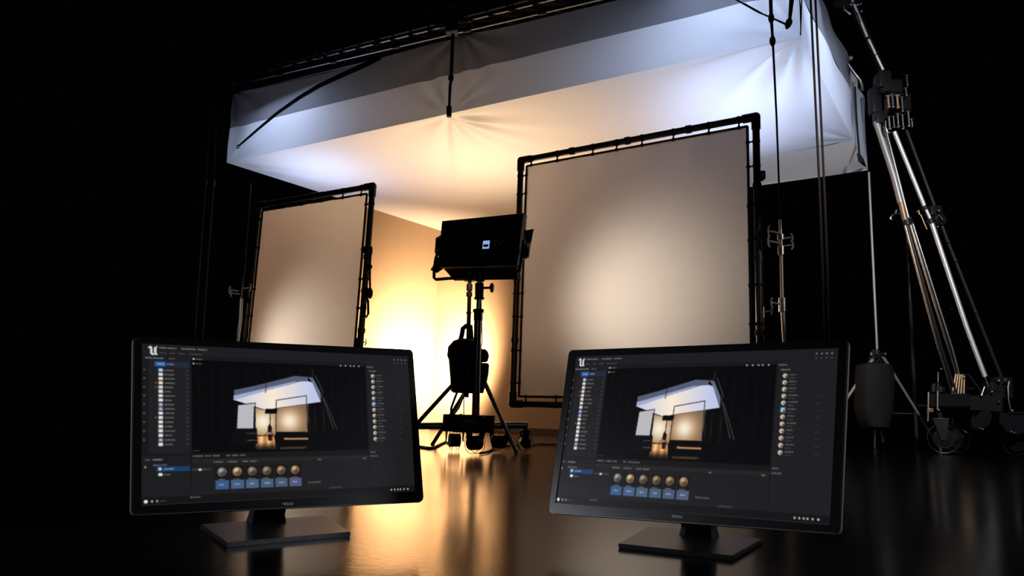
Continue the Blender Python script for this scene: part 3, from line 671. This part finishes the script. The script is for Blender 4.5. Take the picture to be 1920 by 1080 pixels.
part('wheel_guard', 'satin', lambda mb: mb.hull([[K(1875, 774, -.25), K(1950, 774, -.25), K(1930, 808, -.25), K(1905, 815, -.25), K(1888, 810, -.25), K(1873, 790, -.25)], [K(1875, 774, -.1), K(1950, 774, -.1), K(1930, 808, -.1), K(1905, 815, -.1), K(1888, 810, -.1), K(1873, 790, -.1)]]))
part('guard_edge', 'steel', lambda mb: (mb.tube([K(1890, 774, -.27), K(1950, 774, -.27)], .010, 8), mb.ball(K(1898, 770, -.2), .02)))
part('guard_bolt', 'steel', lambda mb: (mb.ball(K(1897, 810, -.27), .014), mb.ball(K(1902, 812, -.27), .014)))
# wheels
c = K(1764, 819); c.z = .185
caster(kr, Vector((c.x, YK-.05, .185)), .18, (-.45, -1, 0), 'rubber', .06)
c = K(1903, 812); caster(kr, Vector((c.x, YK, .165)), .16, (-.2, -1, 0), 'rubber', .06)
c = K(1839, 805); caster(kr, Vector((c.x, YK+.5, .165)), .16, (-.9, -1, 0), 'rubber', .06)
part('fender', 'steel', lambda mb: mb.hull([[K(1840+19*math.cos(t)*k_, 790-21*math.sin(t)*k_, d) for t in [i*math.pi/10-.3 for i in range(12)]] for k_, d in ((1.0, -.12), (1.0, -.02), (.82, -.02), (.82, -.12))], cap=False))
part('fender_plate', 'satin', lambda mb: mb.hull([[K(x, y, -.14) for x, y in ((1838, 772), (1852, 766), (1860, 778), (1856, 795), (1840, 808), (1822, 800), (1820, 790))], [K(x, y, -.10) for x, y in ((1838, 772), (1852, 766), (1860, 778), (1856, 795), (1840, 808), (1822, 800), (1820, 790))]]))
part('fender_bolt', 'steel', lambda mb: (mb.ball(K(1838, 803, -.16), .013), mb.ball(K(1843, 805, -.16), .013)))

# stand with bag under the canopy's back corner
YS = BR.y
top = atY(1629, 320, YS); jn = atY(1645, 662, YS); ftp = Vector((jn.x+.02, YS, 0))
st = thing('bag_stand', 'thin tripod pole stand under the right back corner of the canopy', 'stand', ftp)
T('pole', 'pale', [jn, lerp(top, jn, .5), top-UP*.02], [.015, .017, .015], 10, st)
T('pole', 'satin', [Vector((ftp.x, YS, .1)), jn], .02, 10, st)
for xy, d in (((1763, 842), .3), ((1560, 790), -.2), ((1640, 842), .9)):
    a = atY(1655 if xy[0] > 1700 else 1640, 668, YS); e = atY(*xy, YS+d); dd = (e-a).normalized(); e = a+dd*((a.z-.012)/-dd.z)
    T('leg', 'pale', [a, e], [.020, .012], 8, st)
part('collar', 'satin', lambda mb: (mb.tube([atY(1644, 672, YS-.03), atY(1643, 655, YS-.03)], .05, 12), mb.tube([atY(1634, 664, YS), atY(1662, 665, YS)], .02, 8), mb.tube([atY(1634, 660, YS), atY(1633, 673, YS)], .018, 8)), st)
for q_ in ((1634, 665), (1649, 675), (1660, 664)): part('leg_bolt', 'steel', lambda mb: mb.ball(atY(*q_, YS-.06), .021), st)
T('foot_bar', 'steel', [atY(1670, 775, YS-.1), atY(1712, 776, YS-.1)], .010, 8, st)
sb = bagmesh([(680, 1630, 1655), (684, 1612, 1666), (690, 1607, 1671), (710, 1605, 1673), (740, 1605, 1672), (770, 1606, 1671), (785, 1610, 1668), (800, 1618, 1662), (806, 1626, 1655)], YS-.12, .16, 'sandbag', 'big black weight bag hung on the thin stand left of the crane wheels', m='bag_black')
mb = MB(); mb.tube([atY(1626, 684, YS-.12), atY(1632, 668, YS-.12), atY(1645, 664, YS-.12), atY(1655, 684, YS-.12)], .016, 8, flat=.5); mb.done('handle', 'webbing', sb)
# faint distant pole
a = atY(1701, 450, 10.4); b = atY(1713, 700, 10.4); d = (b-a).normalized(); e = a+d*(a.z/-d.z)
dp = thing('support_pole', 'faint thin pole standing in the dark behind the leaning crane tubes', 'pole', Vector((e.x, e.y, 0)))
T('lower_tube', 'rope', [e, b, lerp(a, b, .45)], .022, 10, dp); T('upper_tube', 'satin', [lerp(a, b, .45), a, a+(a-b)*.1], .017, 10, dp)
part('foot_plate', 'satin', lambda mb: mb.disc(Vector((e.x, e.y, 0)), (0, 0, 1), [(0, .14), (.012, .14), (.02, .03)], 20), dp)

# ------------------------------------------------------------------ screens
def s2l(c): c = np.asarray(c, float)/255; return np.where(c <= .04045, c/12.92, ((c+.055)/1.055)**2.4)
def homography(src):
    A = []; B = []
    for (x, y), (u, v) in zip(src, ((0, 0), (1, 0), (1, 1), (0, 1))):
        A.append([x, y, 1, 0, 0, 0, -u*x, -u*y]); B.append(u); A.append([0, 0, 0, x, y, 1, -v*x, -v*y]); B.append(v)
    return np.append(np.linalg.solve(np.array(A, float), np.array(B, float)), 1).reshape(3, 3)
HOM = homography(((266, 643), (766, 668), (779, 922), (265, 948)))
def paint(kind):
    W, H = 1040, 590; img = np.zeros((H, W, 3)); img[:] = (29, 28, 32)
    yy, xx = np.mgrid[0:H, 0:W]; uu = (xx+.5)/W; vv = (yy+.5)/H
    rnd = random.Random(9 if kind == 0 else 21)
    def rect(u0, v0, u1, v1, c, a=1):
        s = (slice(int(round(v0*H)), max(int(round(v1*H)), int(round(v0*H))+1)), slice(int(round(u0*W)), max(int(round(u1*W)), int(round(u0*W))+1)))
        img[s] = img[s]*(1-a)+np.array(c)*a
    def poly(pts, c, a=1):
        m = np.zeros((H, W), bool); n = len(pts)
        for i in range(n):
            x0, y0 = pts[i]; x1, y1 = pts[(i+1) % n]
            if y0 == y1: continue
            m ^= ((y0 <= vv) != (y1 <= vv)) & (uu < (x1-x0)*(vv-y0)/(y1-y0)+x0)
        if callable(c): cc = c(uu[m], vv[m])
        else: cc = np.array(c)
        img[m] = img[m]*(1-a)+cc*a
    def dot(u, v, ru, c, a=1):
        m = ((uu-u)*16/9)**2+(vv-v)**2 < (ru*16/9)**2; img[m] = img[m]*(1-a)+np.array(c)*a
    def line(pts, wd, c, a=1):
        for (x0, y0), (x1, y1) in zip(pts, pts[1:]):
            dx, dy = (x1-x0)*16/9, y1-y0; L2 = dx*dx+dy*dy+1e-12
            t = np.clip((((uu-x0)*16/9)*dx+(vv-y0)*dy)/L2, 0, 1); d = np.hypot((uu-x0)*16/9-t*dx, vv-y0-t*dy)
            m = d < wd; img[m] = img[m]*(1-a)+np.array(c)*a
    def text(u, v, wd, c=(130, 130, 134), h=.0105):
        # tiny blurred interface words
        x = u
        while x < u+wd:
            l = rnd.uniform(.003, .006); rect(x, v-h/2+rnd.uniform(0, .002), x+l*.75, v+h/2, c, .8); x += l
    # ---- top bars and logo
    rect(0, 0, 1, .075, (30, 29, 34)); 
    lg = lambda pts: poly([(.018+x*.034, .018+y*.062) for x, y in pts], (215, 215, 218))
    lg([(0, .28), (.12, .08), (.30, 0), (.44, .12), (.46, .70), (.60, .84), (.56, 1), (.36, .98), (.24, .80), (.22, .30), (.12, .24)])
    lg([(.60, .14), (.96, 0), (.84, .2), (.82, .76), (.98, .88), (.78, 1), (.60, .92), (.58, .4)])
    for u, wd in ((.055, .022), (.083, .026), (.125, .045), (.178, .03)): text(u, .028, wd, (140, 140, 145))
    for u, wd in ((.056, .018), (.088, .012), (.115, .02), (.15, .042)): text(u, .062, wd, (80, 80, 86))
    text(.012, .098, .055, (150, 150, 152)); text(.085, .098, .02, (100, 100, 106))
    # ---- left outliner
    rect(0, .11, .153, .70, (32, 31, 35)); rect(0, .11, .022, .70, (24, 24, 27))
    rect(.04, .118, .150, .152, (34, 44, 66)); rect(.04, .118, .075, .152, (38, 92, 160)); text(.048, .135, .022, (150, 190, 235)); text(.080, .135, .02, (150, 160, 180))
    n = 18
    for i in range(n):
        v = .176+i*.0275
        col = (235, 235, 238)
        if i in (8, 9, 16): col = (110, 130, 190)
        if i == 0: col = (150, 195, 235)
        if i in (3, 4): col = (235, 215, 200)
        rect(.052, v-.011, .066, v+.009, col, .85); poly([(.052, v+.01), (.059, v-.012), (.067, v+.01)], (255, 255, 255), .5)
        text(.071, v, rnd.uniform(.018, .034), (125, 125, 130)); rect(.141, v-.005, .145, v+.004, (80, 80, 86))
        if i % 2 == 0: rect(.006, v-.005, .011, v+.006, (95, 95, 100))
        if i in (3, 4, 11) : dot(.044, v, .003, (150, 90, 50))
    rect(.0, .70, .153, .715, (24, 24, 27))
    # ---- lower left tree
    text(.012, .735, .012, (110, 110, 115)); text(.035, .735, .03, (150, 150, 154)); text(.036, .768, .04, (130, 130, 134))
    rect(.045, .778, .150, .806, (26, 62, 112)); rect(.052, .782, .062, .800, (170, 200, 240)); text(.068, .792, .03, (150, 180, 220))
    rect(.052, .816, .064, .832, (235, 235, 235)); text(.068, .825, .02, (120, 120, 124)); rect(.01, .772, .014, .784, (150, 150, 154))
    rect(.155, .10, .157, .95, (18, 18, 20))
    # ---- viewport
    V0, V1, U0, U1 = .105, .70, .158, .805
    rect(U0, .075, U1, V1, (7, 7, 9)); rect(U0, .075, U1, .10, (24, 24, 27))
    for i in range(16): rect(U0+.02+i*.04, V0+.03, U0+.03+i*.04, V1-.12, (12, 12, 15), .5)
    def q(x, y):     # coordinates measured on the inner picture (0..1485, 0..1080)
        X_ = 420+x/6.75; Y_ = 690+y/6.75; h_ = HOM @ np.array((X_, Y_, 1)); return (h_[0]/h_[2], h_[1]/h_[2])
    def qp(*p): return [q(*a) for a in p]
    def warm(u, v):
        cu, cv = q(480, 700); d = np.hypot((u-cu)*16/9, v-cv)/.085; k = np.exp(-d*d)[:, None]
        return k*np.array((255, 245, 225))+(1-k)*np.array((150, 105, 60))
    poly(qp((385, 525), (520, 560), (640, 540), (640, 880), (385, 870)), warm)
    def ceil(u, v):
        cu, cv = q(600, 380); d = np.clip(np.abs(u-cu)/.15, 0, 1)[:, None]; return (1-d)*np.array((255, 240, 225))+d*np.array((195, 205, 245))
    poly(qp((105, 425), (1010, 170), (1100, 200), (1210, 450), (640, 530), (515, 555)), ceil)
    poly(qp((110, 360), (860, 170), (1010, 165), (105, 430)), (165, 175, 215))
    poly(qp((110, 300), (390, 240), (880, 115), (1050, 130), (1040, 185), (860, 190), (115, 370)), (88, 95, 122))
    poly(qp((1050, 130), (1110, 140), (1205, 330), (1213, 450), (1100, 200)), (105, 115, 145))
    line(qp((518, 180), (508, 335)), .002, (20, 20, 28))
    poly(qp((165, 490), (365, 475), (355, 790), (150, 790)), (190, 190, 200)); line(qp((165, 490), (380, 465), (372, 790)), .0025, (30, 25, 25))
    def glow(u, v):
        cu, cv = q(810, 690); d = np.hypot((u-cu)*16/9, v-cv)/.062; k = np.exp(-d*d)[:, None]; e = np.exp(-(d/2.2)**2)[:, None]
        return k*np.array((255, 244, 226))+(1-k)*(e*np.array((190, 145, 100))+(1-e)*np.array((92, 80, 70)))
    poly(qp((645, 535), (1045, 475), (1050, 830), (640, 835)), glow)
    line(qp((640, 830), (645, 430), (1025, 370), (1045, 830)), .0028, (45, 40, 48)); 
    poly(qp((640, 830), (1050, 830), (1060, 890), (620, 890)), (8, 7, 8))
    poly(qp((510, 540), (660, 540), (650, 600), (500, 600)), (5, 5, 7)); line(qp((570, 600), (565, 850)), .003, (40, 25, 18))
    poly(qp((540, 760), (560, 730), (590, 770), (590, 830), (535, 830)), (25, 16, 12)); line(qp((565, 810), (500, 870)), .0018, (30, 18, 12)); line(qp((565, 810), (610, 870)), .0018, (30, 18, 12))
    def refl(u, v):
        k = (.55+.45*np.sin(u*230+v*9))[:, None]; e = np.clip((q(500, 1050)[1]-v)/.05, .2, 1)[:, None]
        return (k*np.array((255, 205, 150))+(1-k)*np.array((190, 120, 60)))*e
    poly(qp((400, 885), (620, 885), (640, 1050), (380, 1050)), refl); poly(qp((535, 860), (600, 860), (590, 940), (545, 940)), (20, 12, 8), .9)
    poly(qp((120, 790), (400, 785), (410, 980), (60, 990)), (12, 12, 15)); text(*q(270, 850), .03, (110, 110, 115), .006); text(*q(280, 935), .03, (130, 130, 134), .006)
    poly(qp((740, 905), (1050, 905), (1050, 925), (745, 928)), (180, 135, 95)); poly(qp((690, 1020), (1050, 1010), (1000, 1040), (700, 1045)), (70, 50, 38))
    for a, b in (((1215, 340), (1370, 790)), ((1250, 400), (1415, 800)), ((1140, 110), (1240, 330))): line(qp(a, b), .0022, (80, 80, 86))
    for x in (1060, 1130, 1240): line(qp((x, 500), (x+15, 840)), .0014, (55, 50, 46))
    line(qp((1110, 30), (1100, 180)), .002, (60, 62, 72))
    for u in (.70, .72, .74, .755, .775): rect(u, .094, u+.006, .103, (170, 175, 190))
    rect(.162, .088, .168, .100, (190, 190, 190)); text(.172, .094, .02, (110, 110, 112)); rect(.162, .118, .167, .130, (170, 170, 170)); text(.170, .124, .022, (120, 105, 95)); text(.162, .685, .02, (60, 60, 64))
    # ---- right details panel
    rect(.807, .075, .810, .95, (20, 20, 22)); rect(.81, .085, 1, .95, (31, 30, 34))
    for i in range(12): rect(.81, .14+i*.045, .99, .142+i*.045, (25, 25, 28))
    text(.812, .10, .025, (130, 130, 134)); text(.820, .130, .03, (140, 140, 144))
    for i in range(12):
        v = .168+i*.0415; col = (205, 195, 180)
        if i == 5: rect(.826, v-.018, .845, v+.018, (40, 110, 180)); col = (170, 205, 235)
        dot(.836, v, .0095, (60, 56, 52)); dot(.835, v, .0075, col); dot(.838, v+.004, .0035, (90, 85, 80))
        text(.850, v-.006, rnd.uniform(.02, .032), (115, 115, 119), .009); text(.850, v+.014, .018, (80, 80, 84), .008)
        if i > 2: rect(.94, v, .955, v+.003, (60, 60, 64))
    text(.812, .715, .02, (110, 110, 114)); text(.812, .742, .03, (120, 120, 124))
    for i in range(4): rect(.93+.016*i, .03, .936+.016*i, .04, (115, 115, 120)); rect(.93+.016*i, .058, .935+.016*i, .066, (80, 80, 84))
    # ---- content browser
    rect(.157, .70, .807, .735, (22, 22, 24)); rect(.157, .735, .807, .76, (36, 35, 39)); rect(.157, .76, .807, .95, (30, 29, 32))
    for u, wd in ((.160, .03), (.20, .02), (.225, .02), (.27, .01), (.29, .02), (.315, .02)): text(u, .718, wd, (125, 125, 130))
    for u, wd in ((.228, .03), (.275, .03), (.325, .02), (.352, .025), (.60, .01), (.78, .012)): text(u, .757, wd, (130, 130, 134))
    text(.157, .80, .02, (90, 90, 94)); rect(.178, .795, .188, .808, (200, 200, 205)); text(.19, .80, .025, (90, 90, 94))
    for i in range(6):
        u = .233+i*.0515
        rect(u, .785, u+.045, .880, (24, 21, 20)); cc = [(120, 118, 120), (165, 140, 105), (120, 108, 96), (118, 106, 90), (135, 110, 82), (150, 122, 92)][i]
        dot(u+.022, .82, .016, cc, .8); dot(u+.019, .812, .008, [min(255, c*1.5) for c in cc], .8); dot(u+.026, .832, .010, [c*.35 for c in cc], .5)
        rect(u, .872, u+.045, .925, [(56, 92, 140), (70, 96, 138), (74, 100, 132), (70, 96, 122), (72, 92, 124), (84, 92, 130)][i]); text(u+.013, .897, .016, (170, 195, 225), .009); text(u+.008, .866, .022, (150, 150, 154), .007)
    text(.56, .905, .045, (110, 110, 114)); text(.64, .945, .05, (75, 75, 78))
    rect(0, .955, 1, 1, (20, 19, 22)); dot(.014, .978, .006, (230, 230, 235)); rect(.03, .971, .036, .985, (170, 170, 175)); rect(.045, .971, .051, .985, (150, 150, 155)); text(.056, .978, .02, (70, 70, 74))
    text(.15, .965, .03, (110, 110, 114))
    for u in (.89, .905, .918, .93, .945, .962): rect(u, .972, u+.006, .983, (185, 185, 190))
    k = np.array((.25, .5, .25))
    for _ in range(2):
        img = .25*np.roll(img, 1, 0)+.5*img+.25*np.roll(img, -1, 0); img = .25*np.roll(img, 1, 1)+.5*img+.25*np.roll(img, -1, 1)
    return np.clip(img*np.array((1, .99, .965)), 0, 255)
def build_screen(kind, P, t, parent):
    img = paint(kind); H, W, _ = img.shape; img = img.reshape(H//2, 2, W//2, 2, 3).mean((1, 3)); h, w_ = img.shape[:2]
    lin = s2l(img); vs = []
    u = (np.arange(w_)+0)/(w_-1); v = np.arange(h)/(h-1); U_, V_ = np.meshgrid(u, v)
    P = [np.array(p) for p in P]
    co = (P[0]*((1-U_)*(1-V_))[..., None]+P[1]*(U_*(1-V_))[..., None]+P[2]*(U_*V_)[..., None]+P[3]*((1-U_)*V_)[..., None]).reshape(-1, 3)
    idx = np.arange(h*w_).reshape(h, w_); f = np.stack([idx[:-1, :-1], idx[1:, :-1], idx[1:, 1:], idx[:-1, 1:]], -1).reshape(-1, 4)
    me = bpy.data.meshes.new('screen'); me.vertices.add(len(co)); me.vertices.foreach_set('co', co.ravel())
    me.loops.add(f.size); me.loops.foreach_set('vertex_index', f.ravel().astype(np.int32)); me.polygons.add(len(f)); me.polygons.foreach_set('loop_start', (np.arange(len(f))*4).astype(np.int32))
    me.update(calc_edges=True); me.validate()
    ca = me.color_attributes.new('picture', 'FLOAT_COLOR', 'POINT'); rgba = np.ones((h*w_, 4), np.float32); rgba[:, :3] = lin.reshape(-1, 3); ca.data.foreach_set('color', rgba.ravel())
    me.transform(Matrix.Translation(-t.location)); me.materials.append(M['screen'])
    o = bpy.data.objects.new('screen', me); C.objects.link(o); o.parent = parent; return o
m = bpy.data.materials.new('lit_screen'); m.use_nodes = True; nt = m.node_tree; b = nt.nodes['Principled BSDF']
at = nt.nodes.new('ShaderNodeAttribute'); at.attribute_name = 'picture'; nt.links.new(at.outputs['Color'], b.inputs['Emission Color']); b.inputs['Emission Strength'].default_value = .95
b.inputs['Base Color'].default_value = (.004, .004, .005, 1); b.inputs['Roughness'].default_value = .35; b.inputs['Specular IOR Level'].default_value = .15
M['screen'] = m

def monitor(kind, label, pos, yaw, pitch, roll, outer, inner, base, neckpx, badge):
    Rm = Matrix.Rotation(R(yaw), 3, 'Z') @ Matrix.Rotation(R(pitch), 3, 'X') @ Matrix.Rotation(R(roll), 3, 'Y')
    n = Rm @ Vector((0, -1, 0)); pos = Vector(pos)
    bp = [atZ(x, y, .012) for x, y in base]; bc = sum(bp, Vector())/4
    t = thing('computer_monitor', label, 'monitor', Vector((bc.x, bc.y, 0)))
    Qo = [onplane(x, y, pos, n) for x, y in outer]; c0 = sum(Qo, Vector())/4
    Qi = [onplane(x, y, pos-n*.004, n) for x, y in inner]
    def rounded(Q_, off, k=1.0, rad=.012):
        out = []; c = sum(Q_, Vector())/4; Q_ = [c+(p-c)*k for p in Q_]
        for i in range(4):
            p = Q_[i]; a = (Q_[i-1]-p).normalized(); b_ = (Q_[(i+1) % 4]-p).normalized()
            for s_ in range(5):
                th = s_/4*math.pi/2; out.append(p+a*rad*(1-math.sin(th))+b_*rad*(1-math.cos(th))+n*off)
        return out
    mb = MB(); mb.hull([rounded(Qo, -.0048, .99), rounded(Qo, -.005, 1.0), rounded(Qo, -.014, 1.003)]); mb.done('edge_frame', 'edge', t)
    mb = MB(); mb.hull([rounded(Qo, -.0142, .996), rounded(Qo, -.024, .97), rounded(Qo, -.040, .72, .03), rounded(Qo, -.046, .6, .03)]); rear = mb.done('rear_shell', 'casing', t)
    # front bezel as a ring round the screen
    Qi2 = [onplane(x, y, pos, n) for x, y in inner]
    mb = MB(); A = rounded(Qo, .0008, .993); Bi = []
    for i in range(4): Bi += [Qi2[i]+n*.0008]*5
    vA = [mb.bm.verts.new(p) for p in A]; vB = [mb.bm.verts.new(Qi2[i]+n*.0008) for i in range(4)]; vC = [mb.bm.verts.new(Qi2[i]-n*.0035) for i in range(4)]; vD = [mb.bm.verts.new(p-n*.0045) for p in A]
    for i in range(4):
        for s_ in range(4): mb.bm.faces.new((vA[i*5+s_], vA[i*5+s_+1], vB[i]))
        mb.bm.faces.new((vA[i*5+4], vA[(i*5+5) % 20], vB[(i+1) % 4], vB[i])); mb.bm.faces.new((vB[i], vB[(i+1) % 4], vC[(i+1) % 4], vC[i]))
    for i in range(20): mb.bm.faces.new((vA[i], vD[i], vD[(i+1) % 20], vA[(i+1) % 20]))
    mb.done('bezel', 'bezel', t, smooth=False)
    mb = MB(); mb.tube([lerp(Qi2[3], Qi2[2], i/20)+n*.001 for i in range(21)], .0012, 6); mb.done('screen_lip', 'edge', t)
    build_screen(kind, [p+n*.0012 for p in Qi], t, t)
    # badge
    a = onplane(badge[0], badge[1], pos, n); ex = (Qo[2]-Qo[3]).normalized(); ez = (Qo[0]-Qo[3]).normalized()
    bw, bh = .023, .0052
    qd = lambda c, w2, h2, o: [c-ex*w2+ez*h2+n*o, c+ex*w2+ez*h2+n*o, c+ex*w2-ez*h2+n*o, c-ex*w2-ez*h2+n*o]
    # illegible raised wordmark, a row of short strokes as the photograph shows it
    mb = MB(); wr = random.Random(5)
    for i in range(7):
        o_ = a+ex*((i-3.5)*.0036); h0 = wr.uniform(-.0028, -.0020); h1 = wr.uniform(.0016, .0026)
        mb.tube([o_+ez*h0+n*.0016, o_+ez*h1+n*.0016], .0009, 6)
        mb.tube([o_+ez*(h0 if i % 2 else h1)+n*.0016, o_+ex*.0030+ez*(h0 if i % 2 else h1)*.9+n*.0016], .0009, 6)
    mb.done('wordmark', 'badge', t)
    # stand
    mb = MB(); mb.hull([bp, [p-UP*.0115 for p in bp]]); 
    bm = mb.bm; bmesh.ops.bevel(bm, geom=list(bm.edges), offset=.002, segments=2, affect='EDGES'); mb.done('base_plate', 'plate', t)
    yawm = Matrix.Rotation(R(yaw), 3, 'Z'); ex2 = yawm@Vector((1, 0, 0)); ey2 = yawm@Vector((0, 1, 0))
    nc = atZ(*neckpx, .012); top = c0-n*.05-Rm@Vector((0, 0, 1))*.02
    mb = MB(); L_ = []
    for k_, (p, wd, th) in enumerate(((nc, .045, .03), (nc+UP*.02, .042, .022), (lerp(nc, top, .5), .040, .018), (top-n*-.0, .040, .018))):
        L_.append([p-ex2*wd-ey2*th, p+ex2*wd-ey2*th, p+ex2*wd+ey2*th, p-ex2*wd+ey2*th])
    mb.hull(L_); mb.done('stand_neck', 'casing', t)
    mb = MB(); mb.box(c0-n*.045, (.14, .03, .12), Rm, .006); mb.done('mount_bracket', 'casing', t)
    return t, Qo, n
mL = monitor(0, 'left computer monitor on the glossy floor, in front of the smaller diffusion frame', (-.5326, 1.867, .2825), 33.7, -15.7, -1.2,
        ((250, 630), (775, 655), (796, 940), (246, 966)), ((266, 643), (766, 668), (779, 922), (265, 948)),
        ((375, 983), (425, 1017), (658, 997), (607, 966)), (499, 979), (540, 945))
mR = monitor(1, 'right computer monitor on the glossy floor, in front of the larger diffusion frame', (.4195, 1.7924, .296), -36.1, -16.3, -1.25,
        ((1066, 656), (1591, 636), (1575, 1001), (1027, 961)), ((1079, 668), (1572, 652), (1556, 984), (1041, 942)),
        ((1159, 1019), (1216, 986), (1431, 1010), (1374, 1042)), (1311, 1004), (1271, 969))
# unseen spots added to rim the monitors' outer edges
lamp('rim_fill_left', 'SPOT', (-2.6, 1.0, .75), (-.85, 1.65, .25), 90, (.85, .9, 1), .1, 34, .6)
lamp('rim_fill_right', 'SPOT', (2.8, .9, .9), (.72, 1.6, .28), 90, (.85, .9, 1), .1, 34, .6)
lamp('crane_fill', 'SPOT', (3.4, 3.0, 3.6), K(1750, 440), 1000, (.95, .97, 1), .15, 66, .8)  # unseen spot added to brighten the crane's tubes
lamp('front_fill', 'AREA', (0, -1.6, 2.6), (0, 1.9, .3), 3.5, (.9, .92, 1), 1.6)  # dim fill added above and behind the camera for casings and badges
GROUPS = {'computer_monitor': 'monitors showing the same editor screen', 'diffusion_frame': 'diffusion frames', 'hanging_rope': 'hanging ropes', 'sandbag': 'weight bags hung on stands',
          'support_pole': 'thin support poles', 'grip_stand': 'chrome grip stands', 'frame_stand': 'stands carrying the diffusion frames', 'light_stand': 'stands under the panel light', 'power_cable': 'cables on the floor'}
for o in bpy.data.objects:
    if o.parent is None and 'label' in o and o.name.split('.')[0] in GROUPS: o['group'] = GROUPS[o.name.split('.')[0]]
lamp('grip_fill', 'SPOT', (4.6, 3.4, 2.6), atY(1466, 510, 6.5), 110, (1, .96, .9), .1, 15, .7)  # narrow spot added to brighten the right grip stand
lamp('grip_fill_left', 'SPOT', (-5.2, 5.0, 2.4), atY(452, 580, 8.7), 130, (1, .93, .85), .1, 10, .7)  # added spot of the same sort, brightens the left grip stand
